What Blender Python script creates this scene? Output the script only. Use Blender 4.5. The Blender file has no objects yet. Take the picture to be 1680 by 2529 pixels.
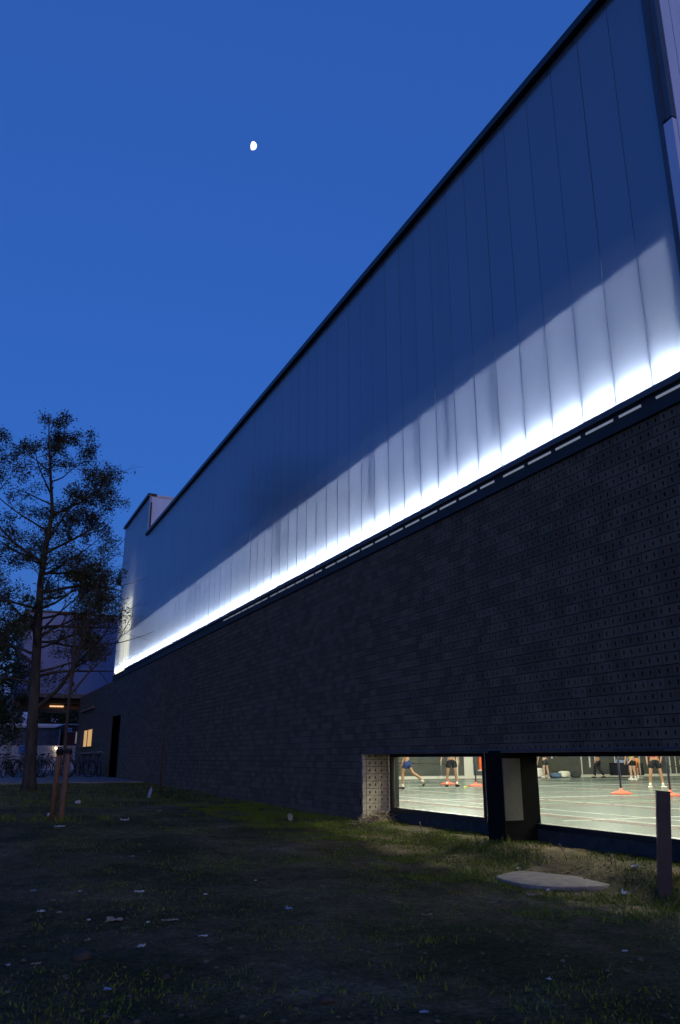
import bpy, bmesh, math, random
from mathutils import Vector, Matrix, noise
R = math.radians
rnd = random.Random(7)
C = bpy.context.scene.collection
sc = bpy.context.scene

# ------------------------------------------------------------------ camera, sky, light, exposure
H = 1.25                                   # eye height above the lowest lawn
cam = bpy.data.cameras.new('camera'); cam.sensor_fit = 'VERTICAL'; cam.sensor_height = 36.0
cam.lens = 1990.0 / 2529.0 * 36.0; cam.clip_start = 0.05; cam.clip_end = 4000
camo = bpy.data.objects.new('camera', cam); C.objects.link(camo); sc.camera = camo
camo.location = (0, 0, H); camo.rotation_euler = (R(90 + 17.0), 0, R(-24.49))

SUN_DIR = Vector((-0.17, -0.98, 0.06)).normalized()      # towards the set sun: behind the viewer, at the horizon
w = bpy.data.worlds.new('World'); sc.world = w; w.use_nodes = True
wn = w.node_tree
sky = wn.nodes.new('ShaderNodeTexSky'); sky.sky_type = 'NISHITA'; sky.sun_disc = False
sky.sun_elevation = R(0.3); sky.sun_rotation = math.atan2(SUN_DIR.x, SUN_DIR.y); sky.air_density = 1.0; sky.dust_density = 0.5; sky.ozone_density = 4.9
add = wn.nodes.new('ShaderNodeVectorMath'); add.operation = 'ADD'; add.inputs[1].default_value = (0.032, 0.12, 0.50)   # even scattered twilight blue
scl = wn.nodes.new('ShaderNodeVectorMath'); scl.operation = 'SCALE'; scl.inputs['Scale'].default_value = 0.5
wn.links.new(sky.outputs[0], scl.inputs[0]); wn.links.new(scl.outputs[0], add.inputs[0]); wn.links.new(add.outputs[0], wn.nodes['Background'].inputs[0]); wn.nodes['Background'].inputs[1].default_value = 0.077
moon_dir = Vector((0.22, 0.72, 0.66)).normalized()
sl = bpy.data.lights.new('afterglow', 'SUN'); sl.energy = 0.068; sl.angle = R(40); sl.color = (1.0, 0.72, 0.54)
slo = bpy.data.objects.new('afterglow', sl); C.objects.link(slo); slo.rotation_euler = SUN_DIR.to_track_quat('Z', 'Y').to_euler()
vs = sc.view_settings; vs.view_transform = 'Standard'; vs.look = 'None'; vs.gamma = 1; vs.use_curve_mapping = False; vs.exposure = 3.0
sc.render.engine = 'CYCLES'; cy = sc.cycles
cy.use_denoising = True; cy.max_bounces = 8; cy.diffuse_bounces = 4; cy.transmission_bounces = 6; cy.transparent_max_bounces = 12
cy.sample_clamp_indirect = 1.0; cy.caustics_reflective = False; cy.caustics_refractive = False

# ------------------------------------------------------------------ helpers
class MB:
    def __init__(s): s.v = []; s.f = []; s.tone = []
    def add(s, vs, fs, tone=None):
        o = len(s.v); s.v += [tuple(p) for p in vs]; s.f += [tuple(i + o for i in f) for f in fs]
        if tone is not None: s.tone += [tone] * len(vs)
        return s
    def box(s, x0, x1, y0, y1, z0, z1, tone=None):
        return s.add([(x, y, z) for z in (z0, z1) for y in (y0, y1) for x in (x0, x1)],
                     [(0, 2, 3, 1), (4, 5, 7, 6), (0, 1, 5, 4), (2, 6, 7, 3), (0, 4, 6, 2), (1, 3, 7, 5)], tone)
    def bbox(s, x0, x1, y0, y1, z0, z1, b=.01):            # box with chamfered edges
        bm = bmesh.new(); bmesh.ops.create_cube(bm, size=1)
        for v in bm.verts: v.co = Vector(((x0 + x1) / 2 + v.co.x * (x1 - x0), (y0 + y1) / 2 + v.co.y * (y1 - y0), (z0 + z1) / 2 + v.co.z * (z1 - z0)))
        bmesh.ops.bevel(bm, geom=bm.edges[:], offset=b, segments=2, affect='EDGES', profile=.6)
        bm.verts.index_update()
        s.add([v.co for v in bm.verts], [[v.index for v in f.verts] for f in bm.faces]); bm.free(); return s
    def tube(s, pts, rad, n=6, cap=True):
        pts = [Vector(p) for p in pts]; m = len(pts)
        if not hasattr(rad, '__len__'): rad = [rad] * m
        o = len(s.v); ref = None
        for i, p in enumerate(pts):
            t = (pts[min(i + 1, m - 1)] - pts[max(i - 1, 0)])
            t = t.normalized() if t.length > 1e-9 else Vector((0, 0, 1))
            if ref is None: ref = t.orthogonal().normalized()
            u = (ref - t * ref.dot(t)); u = u.normalized() if u.length > 1e-6 else t.orthogonal().normalized(); ref = u
            v = t.cross(u)
            for k in range(n):
                a = 2 * math.pi * k / n; s.v.append(tuple(p + (u * math.cos(a) + v * math.sin(a)) * rad[i]))
        for i in range(m - 1):
            for k in range(n):
                a, b = o + i * n + k, o + i * n + (k + 1) % n; s.f.append((a, b, b + n, a + n))
        if cap: s.f.append(tuple(o + k for k in range(n))[::-1]); s.f.append(tuple(o + (m - 1) * n + k for k in range(n)))
        return s
    def lathe(s, prof, n=16, c=(0, 0, 0)):                 # (radius, z) profile about z
        o = len(s.v)
        for r_, z_ in prof:
            for k in range(n):
                a = 2 * math.pi * k / n; s.v.append((c[0] + r_ * math.cos(a), c[1] + r_ * math.sin(a), c[2] + z_))
        for i in range(len(prof) - 1):
            for k in range(n):
                a, b = o + i * n + k, o + i * n + (k + 1) % n; s.f.append((a, b, b + n, a + n))
        s.f.append(tuple(o + k for k in range(n))[::-1]); s.f.append(tuple(o + (len(prof) - 1) * n + k for k in range(n)))
        return s
    def mesh(s, name, smooth=False):
        me = bpy.data.meshes.new(name); me.from_pydata(s.v, [], s.f); me.update()
        if s.tone and len(s.tone) == len(s.v):
            at = me.attributes.new('tone', 'FLOAT', 'POINT'); at.data.foreach_set('value', s.tone)
        if smooth: me.polygons.foreach_set('use_smooth', [True] * len(me.polygons))
        return me
    def build(s, name, mat, parent=None, smooth=False, loc=None):
        me = s.mesh(name, smooth); me.materials.append(M[mat]); return link(name, me, parent, loc)

WL = {}
def link(name, me, parent=None, loc=None):
    o = bpy.data.objects.new(name, me); C.objects.link(o)
    if parent is not None:
        o.parent = parent
        if loc is None: o.location = -wloc(parent)          # vertices given in world space
        else: o.location = loc
    elif loc is not None: o.location = loc
    return o
def wloc(o):
    v = Vector((0, 0, 0))
    while o is not None: v = v + o.location; o = o.parent
    return v
def tag(o, label=None, cat=None, group=None, kind=None):
    if label: o['label'] = label
    if cat: o['category'] = cat
    if group: o['group'] = group
    if kind: o['kind'] = kind
    return o
def thing(name, loc, label, cat, group=None, rz=0):
    o = bpy.data.objects.new(name, None); C.objects.link(o); o.empty_display_size = .2
    o.location = loc; o.rotation_euler = (0, 0, rz); return tag(o, label, cat, group)
def copy_tree(o, parent=None):
    c = o.copy(); C.objects.link(c); c.parent = parent
    for ch in list(o.children): copy_tree(ch, c)
    return c
LOC0 = (0, 0, 0)

# ------------------------------------------------------------------ materials
M = {}
def nodes(name):
    m = bpy.data.materials.new(name); m.use_nodes = True; M[name] = m
    return m, m.node_tree, m.node_tree.nodes['Principled BSDF']
def N(nt, t, **kw):
    n = nt.nodes.new(t)
    for k, v in kw.items():
        if k in n.inputs: n.inputs[k].default_value = v
        else: setattr(n, k, v)
    return n
def mat(name, col, rough=.7, spec=.3, metal=0, var=.25, scale=8, bump=0, bscale=40, emit=None, estr=0, stretch=(1, 1, 1)):
    m, nt, b = nodes(name); L = nt.links
    tc = N(nt, 'ShaderNodeTexCoord'); mp = N(nt, 'ShaderNodeMapping'); mp.inputs['Scale'].default_value = stretch
    L.new(tc.outputs['Object'], mp.inputs['Vector'])
    nz = N(nt, 'ShaderNodeTexNoise', Scale=scale, Detail=5.0, Roughness=.6); L.new(mp.outputs[0], nz.inputs['Vector'])
    mr = N(nt, 'ShaderNodeMapRange'); mr.inputs['From Min'].default_value = .3; mr.inputs['From Max'].default_value = .7
    mr.inputs['To Min'].default_value = 1 - var; mr.inputs['To Max'].default_value = 1 + var
    L.new(nz.outputs[0], mr.inputs['Value'])
    vm = N(nt, 'ShaderNodeVectorMath', operation='SCALE'); vm.inputs[0].default_value = col[:3]; L.new(mr.outputs[0], vm.inputs['Scale'])
    L.new(vm.outputs[0], b.inputs['Base Color'])
    b.inputs['Roughness'].default_value = rough; b.inputs['Specular IOR Level'].default_value = spec; b.inputs['Metallic'].default_value = metal
    if bump:
        n2 = N(nt, 'ShaderNodeTexNoise', Scale=bscale, Detail=4.0); L.new(mp.outputs[0], n2.inputs['Vector'])
        bp = N(nt, 'ShaderNodeBump', Strength=bump, Distance=.02); L.new(n2.outputs[0], bp.inputs['Height']); L.new(bp.outputs[0], b.inputs['Normal'])
    if emit:
        b.inputs['Emission Color'].default_value = (*emit, 1); b.inputs['Emission Strength'].default_value = estr
    return m

# brick: a tone per brick, fine grain
m, nt, b = nodes('brick'); L = nt.links
at = N(nt, 'ShaderNodeAttribute', attribute_name='tone'); geo = N(nt, 'ShaderNodeNewGeometry')
nz = N(nt, 'ShaderNodeTexNoise', Scale=9.0, Detail=6.0, Roughness=.7); L.new(geo.outputs['Position'], nz.inputs['Vector'])
ad = N(nt, 'ShaderNodeMath', operation='ADD'); L.new(at.outputs['Fac'], ad.inputs[0]); L.new(nz.outputs[0], ad.inputs[1])
cr = N(nt, 'ShaderNodeValToRGB'); cr.color_ramp.elements[0].position = .35; cr.color_ramp.elements[0].color = (.125, .088, .058, 1)
cr.color_ramp.elements[1].position = 1.5; cr.color_ramp.elements[1].color = (.21, .15, .1, 1)
dv = N(nt, 'ShaderNodeMath', operation='MULTIPLY'); dv.inputs[1].default_value = .66; L.new(ad.outputs[0], dv.inputs[0]); L.new(dv.outputs[0], cr.inputs[0])
L.new(cr.outputs[0], b.inputs['Base Color']); b.inputs['Roughness'].default_value = .85; b.inputs['Specular IOR Level'].default_value = .2
n2 = N(nt, 'ShaderNodeTexNoise', Scale=90.0, Detail=4.0); L.new(geo.outputs['Position'], n2.inputs['Vector'])
bp = N(nt, 'ShaderNodeBump', Strength=.35, Distance=.01); L.new(n2.outputs[0], bp.inputs['Height']); L.new(bp.outputs[0], b.inputs['Normal'])

mat('lit_brick', (.5, .43, .33), .85, .2, var=.22, scale=11, bump=.35, bscale=90)  # lit copy of the brick for the jamb: hall light put into the colour
mat('mortar', (.03, .026, .022), .95, .1, bump=.3)
mat('dark_metal', (.042, .04, .038), .6, .25, 0, var=.12, scale=3)
mat('black_metal', (.015, .015, .017), .4, .5, .2, var=.1)
mat('corner_metal', (.1, .11, .13), .4, .5, .3, var=.1)
mat('matte_black', (.012, .012, .012), .95, .03, 0, var=.1)
mat('sill_metal', (.1, .1, .1), .5, .4, .2, var=.12, scale=4)
mat('concrete', (.3, .29, .27), .9, .2, var=.15, scale=5, bump=.2)
mat('pier_concrete', (.13, .125, .105), .9, .2, var=.12, scale=5, bump=.2)
mat('plinth', (.06, .06, .058), .9, .2, var=.3, bump=.3)
mat('cavity', (.66, .66, .69), .9, .1, var=.08)
mat('block_cladding', (.1, .19, .4), .3, .5, var=.06, scale=2, stretch=(3, 3, .3))
mat('end_cladding', (.66, .76, .95), .35, .4, var=.05, scale=2, stretch=(3, 3, .3))
mat('beige', (.45, .42, .33), .6, .3, var=.12)
mat('white_trim', (.7, .68, .68), .5, .4, var=.06)
mat('wood', (.2, .1, .045), .6, .3, var=.35, scale=6, stretch=(.6, 4, 8))
mat('copper', (.25, .12, .09), .5, .4, .4)
mat('post_steel', (.035, .03, .034), .5, .4, .2, var=.3, scale=12, bump=.1)
mat('slot_glow', (.5, .52, .55), .5, emit=(.85, .95, 1.0), estr=.02)
mat('warm_slot', (.5, .45, .3), .5, emit=(1.0, .93, .7), estr=.16)
mat('tube_glow', (.8, .8, .8), .5, emit=(.86, .93, 1.0), estr=7.8)
mat('warm_window', (.6, .5, .3), .5, emit=(1.0, .58, .16), estr=.07)
mat('warm_room', (.6, .55, .4), .6, emit=(1.0, .88, .55), estr=.42)
mat('moon_glow', (.3, .3, .3), .9, emit=(1.0, .97, .9), estr=.2)
mat('lamp_glow', (.8, .7, .5), .5, emit=(1.0, .8, .45), estr=1.0)
mat('soffit_lamp', (.8, .7, .5), .5, emit=(1.0, .62, .3), estr=.13)

# translucent multiwall cladding: fine vertical ribs, glossy face
m, nt, b = nodes('polycarbonate'); L = nt.links
out = nt.nodes['Material Output']
tr = N(nt, 'ShaderNodeBsdfTranslucent'); tr.inputs[0].default_value = (.54, .61, .74, 1)
geo = N(nt, 'ShaderNodeNewGeometry'); sx = N(nt, 'ShaderNodeSeparateXYZ'); L.new(geo.outputs['Position'], sx.inputs[0])
ml = N(nt, 'ShaderNodeMath', operation='MULTIPLY'); ml.inputs[1].default_value = 2 * math.pi / .034; L.new(sx.outputs['Y'], ml.inputs[0])
sn = N(nt, 'ShaderNodeMath', operation='SINE'); L.new(ml.outputs[0], sn.inputs[0])
bp = N(nt, 'ShaderNodeBump', Strength=.12, Distance=.004); L.new(sn.outputs[0], bp.inputs['Height'])
df = N(nt, 'ShaderNodeBsdfDiffuse'); df.inputs[0].default_value = (.29, .3, .28, 1)
oi = N(nt, 'ShaderNodeObjectInfo'); mr = N(nt, 'ShaderNodeMapRange'); mr.inputs['To Min'].default_value = .5; mr.inputs['To Max'].default_value = .6
L.new(oi.outputs['Random'], mr.inputs['Value'])
ad = N(nt, 'ShaderNodeMixShader'); L.new(mr.outputs[0], ad.inputs[0]); L.new(df.outputs[0], ad.inputs[1]); L.new(tr.outputs[0], ad.inputs[2])
gs = N(nt, 'ShaderNodeBsdfGlossy', Roughness=.2); gs.inputs[0].default_value = (.9, .92, 1, 1); L.new(bp.outputs[0], gs.inputs['Normal'])
lw = N(nt, 'ShaderNodeLayerWeight', Blend=.5); pw = N(nt, 'ShaderNodeMath', operation='POWER'); pw.inputs[1].default_value = 5.0; L.new(lw.outputs['Facing'], pw.inputs[0])
fr = N(nt, 'ShaderNodeMath', operation='MULTIPLY_ADD'); fr.inputs[1].default_value = .22; fr.inputs[2].default_value = .23; L.new(pw.outputs[0], fr.inputs[0])
top = N(nt, 'ShaderNodeMixShader'); L.new(fr.outputs[0], top.inputs[0]); L.new(ad.outputs[0], top.inputs[1]); L.new(gs.outputs[0], top.inputs[2])
L.new(top.outputs[0], out.inputs['Surface'])

# window glass
m, nt, b = nodes('glass'); L = nt.links; out = nt.nodes['Material Output']
t_ = N(nt, 'ShaderNodeBsdfTransparent'); t_.inputs[0].default_value = (.93, .97, .94, 1)
gl = N(nt, 'ShaderNodeBsdfGlossy', Roughness=.02); lw = N(nt, 'ShaderNodeLayerWeight', Blend=.5); pw = N(nt, 'ShaderNodeMath', operation='POWER'); pw.inputs[1].default_value = 5.0; L.new(lw.outputs['Facing'], pw.inputs[0])
fr = N(nt, 'ShaderNodeMath', operation='MULTIPLY_ADD'); fr.inputs[1].default_value = .9; fr.inputs[2].default_value = .03; L.new(pw.outputs[0], fr.inputs[0])
mx = N(nt, 'ShaderNodeMixShader'); L.new(fr.outputs[0], mx.inputs[0]); L.new(t_.outputs[0], mx.inputs[1]); L.new(gl.outputs[0], mx.inputs[2]); L.new(mx.outputs[0], out.inputs['Surface'])

# ground: bare earth with worn grass patches
m, nt, b = nodes('earth'); L = nt.links
geo = N(nt, 'ShaderNodeNewGeometry')
n1 = N(nt, 'ShaderNodeTexNoise', Scale=.7, Detail=6.0, Roughness=.65); n2 = N(nt, 'ShaderNodeTexNoise', Scale=7.0, Detail=8.0, Roughness=.7)
n3 = N(nt, 'ShaderNodeTexNoise', Scale=28.0, Detail=8.0, Roughness=.78)
for n in (n1, n2, n3): L.new(geo.outputs['Position'], n.inputs['Vector'])
mxx = N(nt, 'ShaderNodeMath', operation='MULTIPLY_ADD'); mxx.inputs[1].default_value = .45; L.new(n2.outputs[0], mxx.inputs[0]); L.new(n1.outputs[0], mxx.inputs[2])
cr = N(nt, 'ShaderNodeValToRGB'); e = cr.color_ramp.elements
e[0].position = .52; e[0].color = (.034, .035, .006, 1); e[1].position = .95; e[1].color = (.2, .15, .09, 1)
x = e.new(.66); x.color = (.054, .046, .014, 1); x = e.new(.8); x.color = (.115, .082, .04, 1)
L.new(mxx.outputs[0], cr.inputs[0])
mr = N(nt, 'ShaderNodeMapRange'); mr.inputs['From Min'].default_value = .3; mr.inputs['From Max'].default_value = .72; mr.inputs['To Min'].default_value = .25; mr.inputs['To Max'].default_value = 1.8
L.new(n3.outputs[0], mr.inputs['Value']); vm = N(nt, 'ShaderNodeVectorMath', operation='SCALE'); L.new(cr.outputs[0], vm.inputs[0]); L.new(mr.outputs[0], vm.inputs['Scale'])
L.new(vm.outputs[0], b.inputs['Base Color']); b.inputs['Roughness'].default_value = .95; b.inputs['Specular IOR Level'].default_value = .15
bp = N(nt, 'ShaderNodeBump', Strength=.9, Distance=.03); L.new(n3.outputs[0], bp.inputs['Height']); L.new(bp.outputs[0], b.inputs['Normal'])

def leafmat(name, a, c):
    m, nt, b = nodes(name); L = nt.links
    geo = N(nt, 'ShaderNodeNewGeometry'); mix = N(nt, 'ShaderNodeMix', data_type='RGBA')
    L.new(geo.outputs['Random Per Island'], mix.inputs[0]); mix.inputs[6].default_value = (*a, 1); mix.inputs[7].default_value = (*c, 1)
    L.new(mix.outputs[2], b.inputs['Base Color']); b.inputs['Roughness'].default_value = .7; b.inputs['Specular IOR Level'].default_value = .25
leafmat('leaf', (.03, .04, .018), (.075, .07, .03)); leafmat('grass', (.07, .1, .005), (.18, .23, .02)); leafmat('straw', (.14, .1, .05), (.3, .23, .14))
leafmat('far_leaf', (.02, .035, .018), (.05, .07, .03)); leafmat('shrub_leaf', (.018, .028, .012), (.04, .05, .02)); leafmat('clod', (.06, .046, .03), (.15, .115, .075))
mat('bark', (.06, .056, .05), .95, .1, var=.5, scale=6, bump=.8, bscale=18, stretch=(1, 1, .25))
mat('young_bark', (.075, .055, .045), .85, .2, var=.3, scale=12, bump=.3)
mat('stake_wood', (.19, .11, .075), .8, .2, var=.3, scale=6, stretch=(4, 4, .4), bump=.2)
mat('rubber', (.012, .012, .013), .7, .3)
mat('paving', (.16, .16, .17), .85, .3, var=.3, scale=3, bump=.2)
mat('kerb', (.22, .22, .22), .9, .2)
mat('scrap_white', (.5, .5, .53), .6, .3, var=.12, scale=30)
mat('scrap_blue', (.22, .28, .45), .5, .4, var=.2, scale=30)
mat('scrap_tan', (.27, .22, .17), .8, .2, var=.3, scale=30)
mat('plastic_clear', (.22, .24, .26), .3, .5)
mat('manhole', (.2, .165, .15), .9, .2, var=.3, scale=7, bump=.5, bscale=60)
mat('stone', (.06, .047, .035), .9, .2, var=.3, bump=.4)
# hall interior
mat('hall_floor', (.08, .11, .107), .25, .45, var=.04, scale=.5)
mat('line_white', (.5, .5, .47), .5); mat('line_red', (.25, .12, .1), .5); mat('line_yellow', (.26, .28, .2), .5)
mat('hall_white', (.5, .48, .43), .7, .2, var=.03); mat('hall_panel', (.05, .054, .045), .6, .3, var=.18, scale=2)
mat('hall_orange', (.75, .12, .02), .5, .3); mat('skin_tan', (.31, .17, .1), .6, .3, var=.08); mat('skin_pale', (.42, .27, .2), .6, .3, var=.08)
mat('skin_brown', (.3, .16, .09), .6, .3, var=.08)
for n_, c_ in dict(cloth_blue=(.02, .04, .13), cloth_teal=(.03, .33, .42), cloth_black=(.014, .014, .016), cloth_dark=(.035, .04, .04), cloth_cream=(.62, .6, .52),
                   cloth_red=(.7, .06, .06), cloth_yellow=(.8, .6, .02), cloth_white=(.75, .74, .7), cloth_grey=(.25, .25, .23), hair=(.03, .02, .015),
                   bag_blue=(.08, .13, .22), cloth_orange=(.7, .22, .05)).items(): mat(n_, c_, .85, .15, var=.15, scale=14)
mat('red_base', (.6, .1, .05), .45, .4); mat('navy_pole', (.02, .025, .06), .4, .4); mat('ball', (.7, .75, .05), .8, .2); mat('net', (.02, .02, .02), .8)
# far street
mat('shed_grey', (.13, .13, .14), .8, .2, var=.35, scale=2); mat('red_brick', (.16, .05, .045), .9, .2, var=.25, scale=5)
mat('far_white', (.5, .5, .56), .7, .2, var=.15, scale=3); mat('sheet_blue', (.08, .18, .42), .6); mat('bike_paint', (.03, .03, .04), .4, .5); mat('bike_red', (.12, .02, .025), .4, .5); mat('chrome', (.5, .5, .52), .3, .5, .8)
mat('sky_window', (.5, .4, .28), .4, emit=(1, .8, .5), estr=.02)

# ------------------------------------------------------------------ ground, path, moon
def lerp_tab(y, tab):
    if y <= tab[0][0]: return tab[0][1]
    for (a, za), (b_, zb) in zip(tab, tab[1:]):
        if y <= b_: t = (y - a) / (b_ - a); return za + (zb - za) * t
    return tab[-1][1]
GT = [(4, .03), (6, .03), (14, .25), (26, .38), (30, .42), (37, .45), (60, .45)]
def sst(a, b_, x): t = max(0, min(1, (x - a) / (b_ - a))); return t * t * (3 - 2 * t)
def g0(x, y):
    z = lerp_tab(y, GT)
    if y < 14: z += max(0, .25 - z) * sst(5.7, 6.3, x) * (1 - .7 * max(0, 1 - math.hypot(x - 5.75, y - 7.2) / .8))
    return z
def g(x, y):
    z = g0(x, y)
    if -14 < x < 7 and y < 31:
        z += .03 * noise.noise(Vector((x * .9, y * .9, 1))) + .022 * noise.noise(Vector((x * 2.7, y * 2.7, 5))) + .012 * noise.noise(Vector((x * 8, y * 8, 9)))
    return z
def axis(segs):
    out = []
    for a, b_, st in segs:
        n = max(1, round((b_ - a) / st)); out += [a + (b_ - a) * i / n for i in range(n)]
    return out + [segs[-1][1]]
ax = axis([(-600, -60, 60), (-60, -14, 4), (-14, -3, .4), (-3, 6.86, .085), (6.86, 6.9, .04), (6.9, 14, 1.5), (14, 60, 8), (60, 600, 90)])
ay = axis([(-500, -20, 60), (-20, 2.5, 2.5), (2.5, 15, .085), (15, 31, .25), (31, 51, 2), (51, 60, 1), (60, 120, 8), (120, 900, 100)])
mb = MB(); nx = len(ax)
for y in ay:
    for x in ax:
        z = g(x, y)
        if x > 6.87 and 5.0 < y < 50.8: z = -.6
        mb.v.append((x, y, z))
for j in range(len(ay) - 1):
    for i in range(nx - 1):
        a = j * nx + i; mb.f.append((a, a + 1, a + nx + 1, a + nx))
tag(mb.build('ground', 'earth', smooth=True), kind='structure')
mb = MB()
for j in range(12):
    y0, y1 = 30.5 + j * 4, 30.5 + (j + 1) * 4
    mb.add([(-60, y0, g0(0, y0) + .006 + .01), (6.2 if y0 < 51 else 30, y0, g0(0, y0) + .016), (6.2 if y0 < 51 else 30, y1, g0(0, y1) + .016), (-60, y1, g0(0, y1) + .016)], [(0, 1, 2, 3)])
tag(mb.build('path', 'paving'), kind='structure')
mb = MB()
for i in range(40): mb.bbox(-13 + i * .48, -13 + i * .48 + .47, 30.36, 30.5, .3, .47, .012)
tag(mb.build('kerb', 'kerb'), kind='structure')

md = moon_dir * 1500; mo = MB(); NN = 24
for i in range(13):
    th = math.pi * i / 12
    for k in range(NN):
        ph = 2 * math.pi * k / NN; x_, y_, z_ = math.sin(th) * math.cos(ph), math.sin(th) * math.sin(ph), math.cos(th)
        if x_ < 0: x_ *= .45
        mo.v.append((x_ * 7, y_ * 7, z_ * 7.6))
for i in range(12):
    for k in range(NN):
        a, b_ = i * NN + k, i * NN + (k + 1) % NN; mo.f.append((a, b_, b_ + NN, a + NN))
moon = tag(mo.build('moon', 'moon_glow', smooth=True, loc=md), 'small bright gibbous moon high in the blue dusk sky', 'moon')
moon.rotation_euler = (R(-35), R(14), R(-24))

# ------------------------------------------------------------------ the sports hall
FX = 6.28                     # facade plane
Y0, Y1, YS, YE = 5.02, 39.53, 33.72, 50.9   # near corner, far end of glowing band, roof step, end of brick wall
ZS, ZR, ZT, ZB = 3.77 + H, 9.24 + H, 11.02 + H, 3.47 + H
hall = thing('sports_hall', (FX, Y0, 0), 'long dark brick sports hall with a glowing translucent upper facade', 'building')
# brick masonry
BL, BH, J = .2285, .1175, .007
def brick_mesh(tone, ln=BL - J, holes=True, depth=.05):
    b_ = MB(); hh = (BH - J) / 2; h = ln / 2; r_, d = .0215, .03
    if holes:
        for sgn in (-1, 1):
            c = sgn * h / 2; y0, y1 = (c - h / 2, c + h / 2)
            per = [(0, y0, -hh), (0, c, -hh), (0, y1, -hh), (0, y1, hh), (0, c, hh), (0, y0, hh)]
            hole = [(0, c + r_ * math.cos(a) * .9, r_ * 1.15 * math.sin(a)) for a in [math.radians(t) for t in (225, 270, 315, 45, 90, 135)]]
            deep = [(d, p[1], p[2]) for p in hole]
            b_.add(per + hole + deep, [(k, 6 + k, 6 + (k + 1) % 6, (k + 1) % 6) for k in range(6)] + [(6 + k, 12 + k, 12 + (k + 1) % 6, 6 + (k + 1) % 6) for k in range(6)], tone)
    else:
        b_.add([(0, -h, -hh), (0, -h, hh), (0, h, hh), (0, h, -hh)], [(0, 1, 2, 3)], tone)
    b_.add([(0, -h, -hh), (0, h, -hh), (0, h, hh), (0, -h, hh), (depth, -h, -hh), (depth, h, -hh), (depth, h, hh), (depth, -h, hh)],
           [(0, 4, 5, 1), (1, 5, 6, 2), (2, 6, 7, 3), (3, 7, 4, 0)], tone)
    return b_
OY0, OY1, OZ1 = 5.62, 12.87, .10 + H                        # window opening
DY0, DY1, DZ = 36.8, 38.9, 1.8 + H                          # far door
WY0, WY1, WZ0, WZ1 = 44.6, 49.2, .6 + H, 1.45 + H           # far lit window
cells = []
rows = int((ZB - .0) / BH)
for r_ in range(rows):
    zc = ZB - BH / 2 - r_ * BH
    for k in range(int((YE - Y0) / BL) + 1):
        yc = Y0 + BL * (k + .5) + (BL / 2 if r_ % 2 else 0)
        ya, yb = yc - BL / 2, yc + BL / 2
        if yb > YE: continue
        if zc < OZ1 - .03 and OY0 < yb and ya < OY1:
            if ya < OY1 < yb - .05 or ya < OY0 < yb: pass
            if yb <= OY1 + .02 and ya >= OY0 - .02: continue
            if ya < OY1 < yb:
                if yb - OY1 < .05: continue
                cells.append((OY1 + (yb - OY1) / 2, zc, yb - OY1)); continue
            if ya < OY0 < yb: cells.append((ya + (OY0 - ya) / 2, zc, max(.05, OY0 - ya))); continue
        if zc < DZ and DY0 < yb and ya < DY1: continue
        if WZ0 < zc + .03 and zc - .03 < WZ1 and WY0 < yb and ya < WY1: continue
        if zc + BH / 2 < g0(6.2, yc) - .25: continue
        cells.append((yc, zc, BL))
tones = [.0, .15, .3, .45, .6, .75]
bmeshes = [brick_mesh(t).mesh('brick') for t in tones]
for me in bmeshes: me.materials.append(M['brick'])
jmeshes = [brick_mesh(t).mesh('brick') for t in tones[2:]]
for me in jmeshes: me.materials.append(M['lit_brick'])
def visible(yc, zc):                                         # inside the picture?
    v = Vector((FX, yc, zc - H)); a = R(24.49); p = R(17.0)
    fw = v.x * math.sin(a) + v.y * math.cos(a); u = v.x * math.cos(a) - v.y * math.sin(a)
    wv = fw * math.cos(p) + v.z * math.sin(p); vv = v.z * math.cos(p) - fw * math.sin(p)
    return abs(1990 * u / wv) < 838 and abs(1990 * vv / wv) < 1260
cells.sort(key=lambda c: (not visible(c[0], c[1]), c[0] ** 2 + (c[1] - H) ** 2))
field = MB(); nsing = 0
for yc, zc, ln in cells:
    dx = rnd.uniform(-.0015, .0015); t = rnd.choice(tones)
    if ln == BL and nsing < 262 and visible(yc, zc):
        o = bpy.data.objects.new('brick', rnd.choice(bmeshes)); C.objects.link(o); o.parent = hall
        o.location = Vector((FX + dx, yc, zc)) - Vector((FX, Y0, 0)); nsing += 1
    else:
        bm_ = brick_mesh(t, ln - J, holes=(ln == BL and yc < 24))
        field.add([(v[0] + FX + dx, v[1] + yc, v[2] + zc) for v in bm_.v], bm_.f, t)
tag(field.build('brickwork', 'brick', hall), kind='stuff')
# backing behind the bricks, in pieces round the openings
core = MB(); cx0, cx1 = FX + .031, FX + .5
core.box(cx0, cx1, Y0, DY0, OZ1 + .001, DZ); core.box(cx0, cx1, DY1, YE - .02, OZ1 + .001, DZ); core.box(cx0, cx1, Y0, YE - .02, max(DZ, WZ1) + .002, ZB)
core.box(cx0, cx1, Y0 + .01, OY0 - .03, -.6, OZ1); core.box(cx0, cx1, OY1 + .04, DY0, -.6, OZ1); core.box(cx0, cx1, DY1, YE - .02, -.6, OZ1)
core.v = [(v[0], v[1], v[2]) for v in core.v]
core.build('wall', 'mortar', hall)
# far end brick return
MB().box(FX + .02, FX + 6, YE - .019, YE + .25, -.3, ZB - .01).build('end_wall', 'red_brick', hall)
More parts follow.
